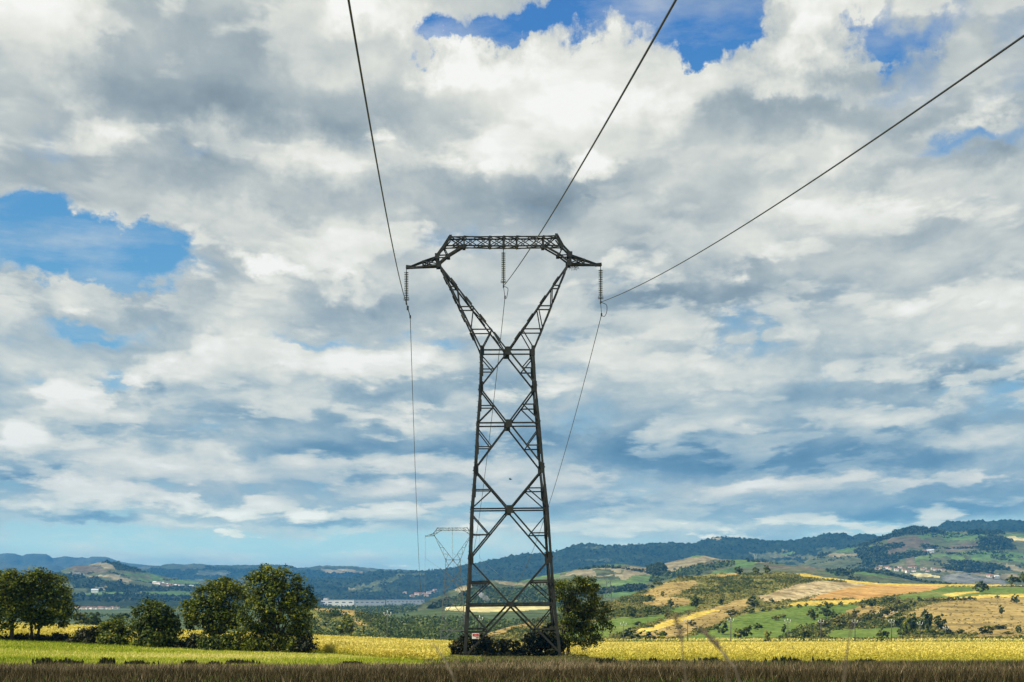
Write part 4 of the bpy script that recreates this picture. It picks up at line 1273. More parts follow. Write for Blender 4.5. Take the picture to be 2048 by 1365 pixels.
def broad_tree(name, label, cat, d, base, blobs_px, mat, stems, leaf=0.21, density=8.6, clump=0.58, per=52, seed=1, group=None, depth=0.85):
    """A tree whose crown masses are measured in the photo at distance d; base = (px, py) of the trunk's foot."""
    r = np.random.default_rng(seed)
    k = d / F
    root = empty(name, at(base[0], base[1], d), label, cat, group)
    bl = []
    for i, (px, py, rx, ry) in enumerate(blobs_px):
        off = r.uniform(-0.35, 0.35) * rx * k
        bl.append(((px - base[0]) * k, off, (base[1] - py) * k, rx * k, rx * k * depth, ry * k))
    c, rad = blob_clumps(bl, density, clump, r)
    keep = c[:, 2] > 0.15
    c, rad = c[keep], rad[keep]
    v, idx, t = leaves(c, rad, per, leaf, seed)
    v[:, 2] = np.maximum(v[:, 2], 0.02)
    obj('crown', mesh_np('crown', v, 4, idx, mat, None, False, t), root)
    m = MB()
    for (sx, lean, rad0) in stems:
        tops = sorted(bl, key=lambda q: abs(q[0] - (sx + lean)))[:5]
        h0 = min(q[2] - q[5] for q in tops)
        fork = Vector((sx + lean * .5, 0, max(0.6, h0 * 0.8 + .5)))
        m.tube([(sx, 0, -0.3), (sx, 0, 0.02), Vector((sx + lean * .2, 0.03, fork.z * .5)), fork], [rad0 * 1.35, rad0 * 1.15, rad0 * .95, rad0 * .8], 7)
        for q in tops:
            e = Vector((q[0], q[1], q[2] + q[5] * .4))
            mid = fork.lerp(e, .5) + Vector((r.uniform(-.25, .25), r.uniform(-.25, .25), -.15))
            m.tube([fork, mid, e], [rad0 * .62, rad0 * .4, rad0 * .1], 5)
            for _ in range(3):
                tip = e + Vector((r.uniform(-1, 1) * q[3] * .8, r.uniform(-1, 1) * q[4] * .8, r.uniform(-.6, .5) * q[5]))
                m.tube([mid, mid.lerp(tip, .6) + Vector((0, 0, .1)), tip], [rad0 * .3, rad0 * .2, rad0 * .05], 4)
    m.build('trunk', MAT['bark'], root, True)
    return root


# ---- the trees and brambles along the green field, left to right
broad_tree('walnut_tree', 'dark walnut tree cut by the edge of the picture beside the twin-stemmed walnut', 'tree', 112, (23, 1284),
           [(2, 1178, 44, 34), (-32, 1205, 48, 42), (32, 1195, 30, 40), (8, 1228, 44, 30), (-50, 1240, 40, 24), (40, 1225, 22, 26), (15, 1160, 26, 18)], MAT['walnut'], [(0, .1, .17)], seed=11)
broad_tree('walnut_tree', 'twin-stemmed round walnut tree standing over the green field below the summit hill', 'tree', 113, (68, 1281),
           [(72, 1158, 34, 19), (98, 1172, 34, 26), (58, 1180, 30, 32), (116, 1196, 26, 26), (85, 1208, 40, 32), (124, 1222, 22, 18), (74, 1238, 28, 16), (108, 1232, 24, 16), (140, 1222, 10, 9), (128, 1243, 10, 9)], MAT['walnut'], [(-.15, -.2, .12), (.25, .5, .12)], seed=12)
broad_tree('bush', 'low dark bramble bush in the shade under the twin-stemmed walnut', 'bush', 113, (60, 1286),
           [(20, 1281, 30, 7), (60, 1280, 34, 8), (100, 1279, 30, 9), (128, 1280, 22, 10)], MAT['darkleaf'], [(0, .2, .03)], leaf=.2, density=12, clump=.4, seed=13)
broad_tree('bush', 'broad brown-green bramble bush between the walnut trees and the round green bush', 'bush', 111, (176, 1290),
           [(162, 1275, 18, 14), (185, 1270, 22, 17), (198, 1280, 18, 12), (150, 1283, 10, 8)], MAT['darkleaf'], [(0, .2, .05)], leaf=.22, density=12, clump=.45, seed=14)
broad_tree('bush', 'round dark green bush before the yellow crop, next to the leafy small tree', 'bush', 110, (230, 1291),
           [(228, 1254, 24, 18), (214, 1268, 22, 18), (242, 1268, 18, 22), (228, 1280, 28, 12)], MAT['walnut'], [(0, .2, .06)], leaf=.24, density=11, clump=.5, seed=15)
broad_tree('small_tree', 'leafy small tree with foliage down to the grass beside the round bush', 'tree', 108, (312, 1299),
           [(300, 1217, 24, 15), (318, 1232, 34, 22), (284, 1240, 24, 24), (342, 1236, 16, 18), (310, 1258, 42, 24), (283, 1270, 22, 20), (340, 1264, 20, 20), (308, 1284, 42, 16), (350, 1272, 14, 10)], MAT['bushleaf'], [(0, .2, .10)], leaf=.26, density=8.5, seed=16)
broad_tree('bush', 'low bramble bush between the leafy small tree and the walnut with yellowing crown', 'bush', 108, (375, 1301),
           [(368, 1290, 16, 11), (388, 1283, 18, 14), (400, 1292, 14, 10)], MAT['darkleaf'], [(0, .1, .04)], leaf=.22, density=12, clump=.42, seed=17)
broad_tree('walnut_tree', 'spreading walnut with a yellowing crown leaning on the tallest dark tree', 'tree', 108, (430, 1303),
           [(452, 1176, 42, 18), (410, 1196, 34, 22), (398, 1226, 30, 26), (462, 1208, 42, 34), (388, 1246, 20, 12), (440, 1244, 36, 22), (375, 1215, 10, 14), (425, 1262, 24, 12)], MAT['walnut'], [(0, -.3, .10), (.5, .5, .11)], seed=18)
broad_tree('bush', 'leafy green bush under the walnut with yellowing crown', 'bush', 106, (432, 1306),
           [(420, 1292, 22, 14), (445, 1288, 24, 18), (468, 1294, 20, 14), (410, 1282, 12, 10)], MAT['bushleaf'], [(0, .1, .05)], leaf=.24, density=11, clump=.45, seed=19)
broad_tree('walnut_tree', 'tallest dark green tree with a domed crown reaching down to the grass', 'tree', 106, (548, 1310),
           [(545, 1152, 34, 20), (520, 1168, 28, 24), (573, 1168, 32, 24), (598, 1196, 30, 26), (550, 1200, 48, 38), (606, 1230, 24, 26), (512, 1232, 32, 32), (566, 1250, 44, 30), (500, 1268, 32, 24), (604, 1262, 22, 20), (540, 1284, 44, 20), (588, 1290, 30, 16), (500, 1292, 28, 12)], MAT['walnut'], [(0, .2, .2), (-.5, -.6, .14)], seed=20)
broad_tree('bush', 'small shaded bush at the foot of the tallest tree, next to the yellow crop', 'bush', 105, (610, 1310),
           [(606, 1294, 18, 16), (618, 1288, 12, 12), (596, 1302, 14, 8)], MAT['darkleaf'], [(0, .1, .05)], leaf=.22, density=11, clump=.42, seed=21)
# ---- round the near pylon
broad_tree('walnut_tree', 'tattered walnut tree with drooping outer boughs standing behind the near pylon leg', 'tree', 126, (1136, 1306),
           [(1148, 1168, 30, 15), (1176, 1172, 20, 18), (1128, 1186, 28, 24), (1164, 1200, 38, 28), (1196, 1212, 16, 22), (1214, 1216, 10, 13), (1148, 1232, 38, 28), (1186, 1244, 26, 22), (1214, 1252, 11, 10), (1176, 1270, 26, 16), (1128, 1262, 26, 24), (1150, 1282, 16, 8), (1172, 1296, 16, 7), (1193, 1284, 9, 12)], MAT['walnut'], [(0, .2, .16), (-.4, -.3, .1)], seed=22, density=7.5)
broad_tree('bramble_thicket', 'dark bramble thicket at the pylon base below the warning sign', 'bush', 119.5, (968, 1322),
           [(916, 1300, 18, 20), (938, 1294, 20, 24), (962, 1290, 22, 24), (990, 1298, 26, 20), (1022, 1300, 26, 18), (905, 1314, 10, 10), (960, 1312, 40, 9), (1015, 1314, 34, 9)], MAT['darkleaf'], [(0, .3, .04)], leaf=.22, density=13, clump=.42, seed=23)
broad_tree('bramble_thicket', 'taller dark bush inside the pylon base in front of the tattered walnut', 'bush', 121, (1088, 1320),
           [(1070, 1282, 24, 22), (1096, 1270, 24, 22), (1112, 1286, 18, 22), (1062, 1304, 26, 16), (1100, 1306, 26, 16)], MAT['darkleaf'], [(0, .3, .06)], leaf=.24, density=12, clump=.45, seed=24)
broad_tree('bush', 'low olive bush on the crop edge just outside the pylon leg', 'bush', 117, (1152, 1326),
           [(1140, 1318, 16, 9), (1160, 1318, 18, 9), (1178, 1321, 14, 6)], MAT['brownleaf'], [(0, .1, .03)], leaf=.2, density=12, clump=.36, seed=25)

# ---- dark weeds standing along the edge of the dry grass
def weed(px, py, w, h, label, seed, d=77.0, mat='darkleaf'):
    mat = 'weedleaf'
    k = d / F
    r = np.random.default_rng(seed)
    n = int((26 + w * 3.2) * (.45 + .8 * r.random()))
    h = h * r.uniform(.5, 1.05); w = w * r.uniform(.5, 1.5)
    px = px + r.uniform(-14, 14)
    x = r.normal(0, .30, n) * w * k; y = r.normal(0, .25, n) * max(w * .5, 10) * k
    hh = h * k * r.uniform(.30, 1.15, n) ** 1.3
    vs = []; ts = []
    for i in range(n):
        lean = r.normal(0, .16, 2)
        for j in range(9):
            f = r.uniform(.1, 1)
            c = np.array([x[i] + lean[0] * f * hh[i], y[i] + lean[1] * f * hh[i], f * hh[i]])
            a = r.normal(size=3) * .07; b = np.array([r.normal() * .02, r.normal() * .02, .10 + .06 * r.random()])
            a *= .55; b *= 1.5
            vs += [c - a, c + b * .9 - a * .1, c + a, c - b * .6]
            ts += [float(np.clip(r.normal(.4, .2), 0, 1))] * 4
    d = d + float(r.uniform(-2.5, 2.5)); gz = float(ground_z((px - CX) / F * d, d))
    o = obj('weed_clump', mesh_np('weed_clump', np.array(vs), 4, np.arange(len(vs)), MAT[mat], None, False, np.array(ts)))
    o.location = ((px - CX) / F * d, d, gz - .03)
    tag(o, label, 'weed', 'dark weeds on the edge of the dry grass')


weed(92, 1345, 34, 26, 'tall dark weed clump rising in front of the green field below the twin-stemmed walnut', 31, 66)
for i, (px, w, h, lab) in enumerate([
        (150, 30, 12, 'low dark weeds next to the tall weed clump on the edge of the green field'), (205, 40, 13, 'row of low dark weeds below the round dark green bush'),
        (270, 36, 10, 'flat dark weeds below the leafy small tree'), (372, 40, 16, 'shaggy dark weeds below the gap between the small tree and the yellowing walnut'),
        (415, 24, 12, 'narrow dark weed clump below the yellowing walnut'), (470, 40, 11, 'wide low weeds below the tallest dark tree'),
        (700, 40, 9, 'flat weeds where the green field narrows to a point'), (1225, 34, 12, 'weeds on the dry grass edge next to the low olive bush'),
        (1262, 22, 10, 'small weed clump below the first wooden pole'), (1300, 26, 13, 'upright weed clump between the first and second wooden poles'),
        (1342, 20, 9, 'little weed clump at the crop edge below the second wooden pole'), (1430, 46, 18, 'tall wide weed clump below the third wooden pole'),
        (1500, 30, 9, 'low weeds between the two tall weed clumps at the crop edge'), (1556, 62, 17, 'widest dark weed clump, spiky against the yellow crop'),
        (1645, 46, 13, 'weeds on the crop edge below the fifth wooden pole'), (1740, 40, 10, 'low weeds below the gap after the sixth wooden pole'),
        (1850, 50, 11, 'dark weeds low at the crop edge below the tall tree cluster')]):
    weed(px, 0, w, h, lab, 40 + i, 68.5 if px < 1000 else 70.5)


# ------------------------------------------------------------------ hill bushes: a few kinds, each copied with its own size
def bush_mesh(name, mat, seed, n_clump=26, per=16, leaf=0.16, narrow=1.0, trunk=False):
    """Unit bush: one wide, one high, foot at the origin."""
    r = np.random.default_rng(seed)
    bl = [(0, 0, .52, .34 * narrow, .34, .42)]
    for _ in range(5):
        a = r.uniform(0, 6.28); q = r.uniform(.12, .30)
        bl.append((math.cos(a) * q * narrow, math.sin(a) * q, r.uniform(.25, .72), r.uniform(.14, .24), r.uniform(.14, .24), r.uniform(.14, .26)))
    c, rad = blob_clumps(bl, n_clump, .10, r)
    v, idx, t = leaves(c, rad, per, leaf, seed)
    v[:, 2] = np.maximum(v[:, 2], -0.02)
    return mesh_np(name, v, 4, idx, MAT[mat], None, False, t)


BM = {}
for kind, mat, nn in (('green', 'bushleaf', 4), ('dark', 'walnut', 4), ('brown', 'brownleaf', 3), ('yellow', 'yellowleaf', 2), ('far', 'farleaf', 4)):
    BM[kind] = [bush_mesh(kind + '_bush_leaves', mat, 100 + i * 7 + len(kind), 22, 14, 0.17) for i in range(nn)]
bush_count = 0


def hill_bush(px, py, w, h, kind, label, group=None, where='scrub_hill', name=None, pos=None, cat=None):
    global bush_count
    p = pos if pos is not None else on_ridge(where, px, py)
    k = p.y / F
    me = BM[kind][bush_count % len(BM[kind])]
    bush_count += 1
    o = obj(name or 'bush', me)
    o.location = p - Vector((0, 0, 0.05 * h * k))
    o.scale = (w * k * 1.08, w * k * 1.08, h * k * 1.08)
    o.rotation_euler = (0, 0, bush_count * 2.4)
    tag(o, label, cat or ('tree' if name else 'bush'), group or 'bushes and small trees on the slopes')
    return o


T = 'field_tree'
for a in [
        (1476, 1148, 23, 17, 'green', 'widest and palest of the three trees on top of the scrub hill', None, 'scrub_hill', T),
        (1512, 1148, 17, 15, 'dark', 'smallest, darkest of the three trees on top of the scrub hill', None, 'scrub_hill', T),
        (1532, 1148, 18, 18, 'dark', 'tree on top of the scrub hill, last of three towards the golden crop', None, 'scrub_hill', T),
        (1325, 1194, 13, 13, 'yellow', 'small bright round bush on the dry upper slope of the scrub hill'),
        (1390, 1215, 27, 33, 'dark', 'large dark bush in the middle of the scrub hill, over the small green patch'),
        (1343, 1214, 17, 16, 'green', 'medium round bush on the dry slope between the bright bush and the hedge trees'),
        (1442, 1211, 17, 18, 'dark', 'dark bush at the lower rim of the scrub above the dry strip'),
        (1506, 1215, 28, 24, 'green', 'full round bush at the lower tip of the pale stubble field'),
        (1543, 1207, 13, 12, 'green', 'small round bush alone on the edge of the pale stubble field'),
        (1262, 1237, 23, 28, 'dark', 'upright dark bush on the scrub hill over the green meadow behind the walnut'),
        (1296, 1235, 22, 22, 'dark', 'dark rounded bush beside the upright one at the meadow top'),
        (1314, 1231, 20, 17, 'green', 'spreading bush joined to the dark rounded one at the meadow top'),
        (1335, 1236, 18, 14, 'brown', 'brownish low bush at the end of the meadow hedge on the scrub hill'),
        (1299, 1203, 13, 13, 'green', 'small bush on the dry slope below the bright round bush'),
        (1280, 1210, 12, 9, 'brown', 'low brown bush among the dry grass of the scrub hill near the walnut'),
        (1316, 1172, 22, 11, 'dark', 'dark bush on the skyline of the scrub hill before the green fields'),
        (1302, 1177, 16, 8, 'green', 'low bush on the skyline of the scrub hill beside the dark one'),
        (1359, 1158, 14, 7, 'brown', 'reddish bush on the shoulder of the scrub hill skyline'),
        (1373, 1156, 10, 6, 'brown', 'tiny reddish bush on the scrub hill skyline'),
        (1445, 1269, 25, 28, 'green', 'oval green bush on the pasture between the second and third wooden poles'),
        (1474, 1278, 26, 26, 'dark', 'broad dark bush on the pasture behind the third wooden pole'),
        (1496, 1278, 30, 31, 'dark', 'tallest dark bush on the pasture after the third wooden pole'),
        (1515, 1264, 22, 15, 'green', 'light green bush behind the tallest dark bush on the pasture'),
        (1552, 1241, 22, 10, 'brown', 'low dark scrub patch in the upper green pasture'),
        (1566, 1236, 18, 9, 'brown', 'low scrub patch touching the first one, higher on the pasture'),
        (1565, 1268, 16, 18, 'green', 'small round bush beside the fourth wooden pole'),
        (1257, 1283, 36, 26, 'green', 'rounded hedge tree behind the first wooden pole'),
        (1289, 1283, 34, 23, 'green', 'middle clump of the hedge behind the far crop edge'),
        (1318, 1283, 40, 28, 'dark', 'largest clump of the hedge behind the far crop edge'),
        (1234, 1283, 16, 8, 'brown', 'low brown shrub at the end of the hedge next to the walnut'),
        (1360, 1260, 18, 13, 'brown', 'brown bush on the dry strip beside the second wooden pole'),
        (1382, 1253, 26, 13, 'brown', 'wide brown bush on the dry strip above the second wooden pole'),
        (1393, 1264, 18, 9, 'brown', 'low bush where the dry strip meets the green pasture'),
        (1269, 1252, 27, 7, 'green', 'long low bush on the meadow under the upright dark bush'),
        (1466, 1230, 30, 11, 'green', 'long low bush on the dry strip above the oval green bush'),
        (1500, 1227, 24, 12, 'green', 'low dense bush under the full round bush at the stubble tip'),
        (1743, 1216, 28, 18, 'green', 'bushy tree at the head of the hedge below the orange field'),
        (1728, 1219, 16, 9, 'brown', 'low brown bush at the foot of the hedge below the orange field'),
        (1782, 1209, 21, 17, 'dark', 'dark bush on the hedge below the middle of the orange field'),
        (1770, 1207, 16, 13, 'green', 'light bush beside the dark one below the orange field'),
        (1798, 1211, 18, 12, 'brown', 'brownish bush on the hedge past the dark one'),
        (1837, 1206, 14, 14, 'dark', 'dark round bush where the hedge meets the dry pasture'),
        (1962, 1188, 33, 27, 'dark', 'lone dark tree in the fields near the yellow skyline', None, 'scrub_hill', T),
        (2030, 1208, 19, 20, 'green', 'rough small tree on top of the dry pasture near the picture edge', None, 'scrub_hill', T),
        (1996, 1198, 12, 7, 'brown', 'little brown bush on top of the dry pasture'),
        (2004, 1231, 15, 20, 'green', 'slim tree alone in the middle of the dry pasture', None, 'scrub_hill', T),
        (2024, 1171, 30, 20, 'green', 'paler tree at the end of the yellow skyline at the picture edge', None, 'scrub_hill', T),
        (2046, 1171, 34, 26, 'dark', 'dark tree cut by the picture edge on the yellow skyline', None, 'scrub_hill', T),
        (1628, 1240, 28, 32, 'dark', 'tall dark bush of the thicket between the pasture and the fifth pole'),
        (1648, 1236, 32, 24, 'green', 'rounded green bush of the thicket over the fifth wooden pole'),
        (1664, 1240, 22, 20, 'green', 'outer green bush of the thicket between the fifth and sixth poles'),
        (1650, 1260, 36, 22, 'brown', 'brown bush under the thicket by the fifth wooden pole'),
        (1680, 1260, 36, 26, 'brown', 'big rust-tinted bush between the fifth and sixth wooden poles'),
        (1706, 1256, 26, 20, 'brown', 'rust-tinted bush behind the sixth wooden pole'),
        (1608, 1290, 28, 26, 'green', 'leafy bush at the far crop edge between the fourth and fifth poles'),
        (1642, 1278, 30, 19, 'yellow', 'yellowish bush behind the fifth wooden pole'),
        (1600, 1262, 20, 13, 'yellow', 'pale bush on the pasture above the far crop-edge bush'),
        (1797, 1256, 28, 31, 'far', 'silvery bush at the start of the tall tree cluster below the dry pasture'),
        (1824, 1270, 34, 48, 'dark', 'tall tree of the cluster behind the eighth wooden pole', None, 'scrub_hill', T),
        (1853, 1268, 30, 50, 'far', 'tallest tree of the cluster below the dry pasture', None, 'scrub_hill', T),
        (1877, 1262, 30, 38, 'green', 'bright green tree at the end of the tall cluster', None, 'scrub_hill', T),
        (1808, 1272, 26, 20, 'dark', 'low dark bush in front of the tall tree cluster'),
        (1860, 1272, 34, 16, 'dark', 'dark undergrowth bush under the tallest tree of the cluster'),
        (1896, 1270, 30, 17, 'green', 'green bush by the last wooden pole'),
        (1923, 1270, 22, 13, 'green', 'small green bush past the last wooden pole'),
        (1970, 1270, 36, 22, 'dark', 'dark dense bush at the foot of the dry pasture'),
        (2003, 1259, 44, 10, 'dark', 'long low dark hedge bush at the foot of the dry pasture'),
        (2015, 1270, 24, 7, 'green', 'flat light green bush beneath the long dark hedge bush'),
        (2038, 1266, 16, 18, 'far', 'thin grey-green bush at the picture edge under the dry pasture')]:
    hill_bush(*a)
# row bushes that look alike
G_ORCH = 'young trees planted in a row down the slope'
for i in range(17):
    f = i / 16
    hill_bush(1724 + 104 * f, 1245 - 33 * f + (i % 3) * 2.2, 9 + (i % 3) * 2, 11 + (i % 4) * 2, 'green' if i % 3 else 'dark', 'small young tree in the planted row slanting down between the hedge and the dry pasture', G_ORCH, 'scrub_hill', T)
G_HEDGE = 'shrubs along the top edge of the dry pasture'
for i in range(14):
    hill_bush(1846 + i * 7.8, 1205 - i * .35, 11 + (i % 4) * 2, 6 + (i * 7 % 5), 'brown' if i % 3 else 'dark', 'low shrub in the hedge along the top edge of the dry pasture', G_HEDGE)
G_HEDGE2 = 'shrubs along the lower edge of the golden strip'
for i, (x, y, w, h) in enumerate([(1568, 1218, 14, 7), (1579, 1217, 12, 6), (1598, 1216, 14, 9), (1613, 1214, 10, 8), (1637, 1215, 16, 11), (1650, 1213, 16, 12), (1662, 1214, 14, 10), (1683, 1214, 13, 11), (1704, 1211, 7, 6), (1710, 1210, 7, 6), (1555, 1220, 14, 6), (1540, 1222, 16, 7), (1526, 1223, 18, 9)]):
    hill_bush(x, y, w, h, 'brown' if i % 2 else 'dark', 'shrub in the loose hedge under the golden strip below the orange field', G_HEDGE2)
# shrubs of the thicket under the rows
G_TH = 'brown scrub bushes on the bank under the young trees'
for i in range(16):
    hill_bush(1690 + i * 7.5 + (i % 3) * 3, 1248 - (i % 4) * 5 - i * .6, 16 + i % 5, 9 + i % 6, 'brown' if i % 3 else 'green', 'brown scrub bush on the bank between the rust-tinted bush and the planted row', G_TH)
# at the far edge of the crop, on the flat
hill_bush(1533, 1290, 20, 33, 'yellow', 'half bare yellowish shrub standing up from the far edge of the crop', None, pos=at(1533, 1290.5, 462))
hill_bush(1765, 1284, 28, 27, 'green', 'round bush standing alone at the far edge of the crop between the seventh poles', None, pos=at(1765, 1284.5, 480))
BUSH_FIX = bpy.data.objects[-1] if False else None
# round tree before the valley woods
hill_bush(690, 1272, 46, 46, 'dark', 'round dark tree standing before the valley woods behind the crop', None, name=T, pos=at(690, 1276, 380))
hill_bush(185, 1250, 46, 36, 'far', 'blurred grey-green tree in the valley behind the bramble bush', None, name=T, pos=at(185, 1256, 420))
hill_bush(158, 1247, 40, 32, 'dark', 'dark round tree in the valley beside the twin-stemmed walnut', None, name=T, pos=at(158, 1253, 400))
hill_bush(245, 1232, 40, 24, 'far', 'pale tree in the valley behind the round dark green bush', None, name=T, pos=at(246, 1250, 470))


# ------------------------------------------------------------------ woods, scrub and hedges that read as one mass
def mass(name, pts, sizes, per, leaf_f, mat, seed, tall=1.0, label=None):
    """Uncountable growth: tufts of leaf faces at many points, one object."""
    pts = np.asarray(pts, float); sizes = np.asarray(sizes, float)
    r = np.random.default_rng(seed)
    C = np.repeat(pts, per, 0); S = np.repeat(sizes, per)
    n = len(C)
    d = r.normal(size=(n, 3)); d /= np.linalg.norm(d, axis=1)[:, None]
    d[:, 2] = np.abs(d[:, 2])
    q = r.uniform(.2, 1, n) ** .5
    P = C + d * (q * S * 0.5)[:, None] * np.array([1, 1, 2.0 * tall])
    nrm = d + r.normal(size=(n, 3)) * .6
    nrm /= np.linalg.norm(nrm, axis=1)[:, None]
    a = np.cross(nrm, r.normal(size=(n, 3))); a /= np.linalg.norm(a, axis=1)[:, None]
    b = np.cross(nrm, a)
    s = (S * leaf_f * r.uniform(.6, 1.3, n))[:, None]
    v = np.stack([P - a * s / 2, P + b * s * .4, P + a * s / 2, P - b * s * .4], 1).reshape(-1, 3)
    t = np.clip(np.repeat(r.normal(.42, .2, len(pts)), per) + r.normal(0, .16, n), 0, 1)
    o = obj(name, mesh_np(name, v, 4, np.arange(n * 4), MAT[mat], None, False, np.repeat(t, 4)))
    tag(o, label, 'woodland', None, 'stuff')
    return o


def zone_points(ridge_name, zone, n, seed, extra=None):
    r = RIDGE[ridge_name]
    rr = np.random.default_rng(seed)
    if zone not in r['names']: return np.zeros((0, 3))
    k = np.where(r['mi'] == r['names'].index(zone))[0]
    nq = len(r['px']) - 1
    k = k[(k >= nq) & (k < nq * (r['rows'] - 1))]
    if extra is not None: k = k[extra(r['c'][k])]
    if len(k) == 0: return np.zeros((0, 3))
    # even over the ground: weight by distance squared
    w = r['c'][k, 1]; w = w / w.sum()
    s = rr.choice(k, n, p=w)
    return r['c'][s] + rr.normal(size=(n, 3)) * np.array([1.0, 2.0, 0.0]) * (r['c'][s, 1:2] / 900)


# woods in the valley
wr = np.random.default_rng(3)
wp, ws = [], []
n = 0
while n < 1000:
    d = wr.uniform(430, 960)
    px = wr.uniform(600, 1190)
    if d < 470 + 0.0 * px and px > 830: continue
    if px > 1000 and d > 560 and wr.random() < .6: continue
    if px < 760 and d < 640 and wr.random() < .55: continue
    x = (px - CX) / F * d
    h = np.interp(d, [430, 650, 960], [7.5, 12, 17]) * wr.uniform(.6, 1.15) * (0.75 if px > 960 else 1)
    wp.append((x, d, float(ground_z(x, d)) - .3)); ws.append(h); n += 1
mass('woods', wp, np.array(ws) * .82, 64, .15, 'farleaf', 5, 0.62, 'mixed green woodland filling the valley behind the yellow crop')
# tree belts over the plain
bp, bs = [], []
while len(bp) < 2400:
    d = math.exp(wr.uniform(math.log(980), math.log(3300)))
    px = wr.uniform(-250, 1010)
    x = (px - CX) / F * d
    if fbm2(np.array([x]), np.array([d * .6]), 0.004, 3, 77)[0] < 0.03: continue
    bp.append((x, d, float(ground_z(x, d)) - .5)); bs.append(wr.uniform(6, 11))
for i in range(500):    # belts in front of the white sheds and the houses
    d = wr.uniform(1900, 2250); px = wr.uniform(590, 900); x = (px - CX) / F * d
    bp.append((x, d, float(ground_z(x, d)))); bs.append(wr.uniform(7, 10))
for i in range(160):
    d = wr.uniform(1500, 1640); px = wr.uniform(100, 420); x = (px - CX) / F * d
    bp.append((x, d, float(ground_z(x, d)))); bs.append(wr.uniform(4, 6))
mass('tree_belts', bp, bs, 16, .36, 'farleaf', 6, 0.6, 'belts of trees across the valley plain')
gp = zone_points('gully_slope', 'scrub', 220, 41)
mass('woods', gp, wr.uniform(2.5, 7, len(gp)), 40, .17, 'farleaf', 15, 0.6, 'young trees over the pale slope at the valley edge')
# scrub on the near hill
sp = zone_points('scrub_hill', 'scrub', 6800, 21)
mass('scrub', sp, wr.uniform(1.4, 3.2, len(sp)), 13, .34, 'brownleaf', 7, 0.34, 'olive and rust scrub covering the hill')
sp = zone_points('scrub_hill', 'scrub', 3600, 22, lambda c: fbm2(c[:, 0], c[:, 1], 0.02, 3, 8) > 0.08)
mass('scrub', sp, wr.uniform(1.6, 3.8, len(sp)), 15, .30, 'bushleaf', 8, 0.38, 'greener scrub in hollows of the hill')
sp = zone_points('scrub_hill', 'drygr', 1100, 23)
mass('rough_grass', sp, wr.uniform(.8, 1.7, len(sp)), 10, .5, 'tussock', 9, 0.3, 'tussocks on the dry pasture')
q = zone_points('patchwork_hill', 'fwood', 1500, 91)
mass('hill_woods', q, wr.uniform(4, 8, len(q)), 10, .5, 'farleaf', 19, 0.6, 'open green woodland on the slope behind the pylon')
# woods and hedges on the farther hills
fp, fs = [], []
for rn, zn, cnt in (('village_hill', 'forest', 2600), ('patchwork_hill', 'forest', 2200), ('summit_hill', 'forest', 3000), ('forest_ridge', 'forest', 6500), ('blue_hills', 'forest', 800)):
    q = zone_points(rn, zn, cnt, len(rn) + cnt)
    fp.append(q); fs.append(wr.uniform(6, 12, len(q)) * (0.75 if rn == 'patchwork_hill' else 1.0))
for rn, zn, cnt, thr in (('village_hill', 'fdull', 900, .16), ('village_hill', 'fgreen', 260, .22), ('patchwork_hill', 'fdull', 800, .14), ('patchwork_hill', 'ftan', 140, .2), ('patchwork_hill', 'fgreen', 160, .2), ('summit_hill', 'fdull', 500, .12), ('village_hill', 'fbrown', 260, .1), ('forest_ridge', 'fdull', 500, .15)):
    q = zone_points(rn, zn, cnt, cnt + 5, lambda c, thr=thr: np.abs(fbm2(c[:, 0], c[:, 1] * .5, 0.006, 2, 31)) < thr * .35)
    fp.append(q); fs.append(wr.uniform(4, 8, len(q)))
fp = np.concatenate(fp); fs = np.concatenate(fs)
mass('hill_woods', fp, fs, 9, .55, 'hillleaf', 10, 0.6, 'woods and hedgerows over the farther hills')


# ------------------------------------------------------------------ dry grass, green field and ripening crop
def blades(name, X, Y, h, w, mat, seed, label, tint_mu=.45, tint_sd=.22, lean=.35, patch=0.02):
    r = np.random.default_rng(seed)
    n = len(X)
    Z = ground_z(X, Y)
    a = r.uniform(0, 2 * np.pi, n)
    dx, dy = np.cos(a) * w / 2, np.sin(a) * w / 2
    lx, ly = r.normal(0, lean, n) * h, r.normal(0, lean, n) * h
    v = np.stack([np.stack([X - dx, Y - dy, Z - .02], -1), np.stack([X + dx, Y + dy, Z - .02], -1), np.stack([X + lx, Y + ly, Z + h], -1)], 1).reshape(-1, 3)
    t = np.clip(r.normal(0, tint_sd, n) + tint_mu + .5 * fbm2(X, Y, patch, 3, seed), 0, 1)
    o = obj(name, mesh_np(name, v, 3, np.arange(n * 3), MAT[mat], None, False, np.repeat(t, 3)))
    return tag(o, label, 'grass', None, 'stuff')


fr = np.random.default_rng(17)


def scatter(n, d0, d1, px0, px1, power=1.0):
    """Random spots in the view wedge, evenly over the ground (power 1) or favouring the near side (below 1)."""
    u = fr.random(n)
    D = (d0 ** power + u * (d1 ** power - d0 ** power)) ** (1 / power)
    px = fr.uniform(px0, px1, n)
    return (px - CX) / F * D, D, px


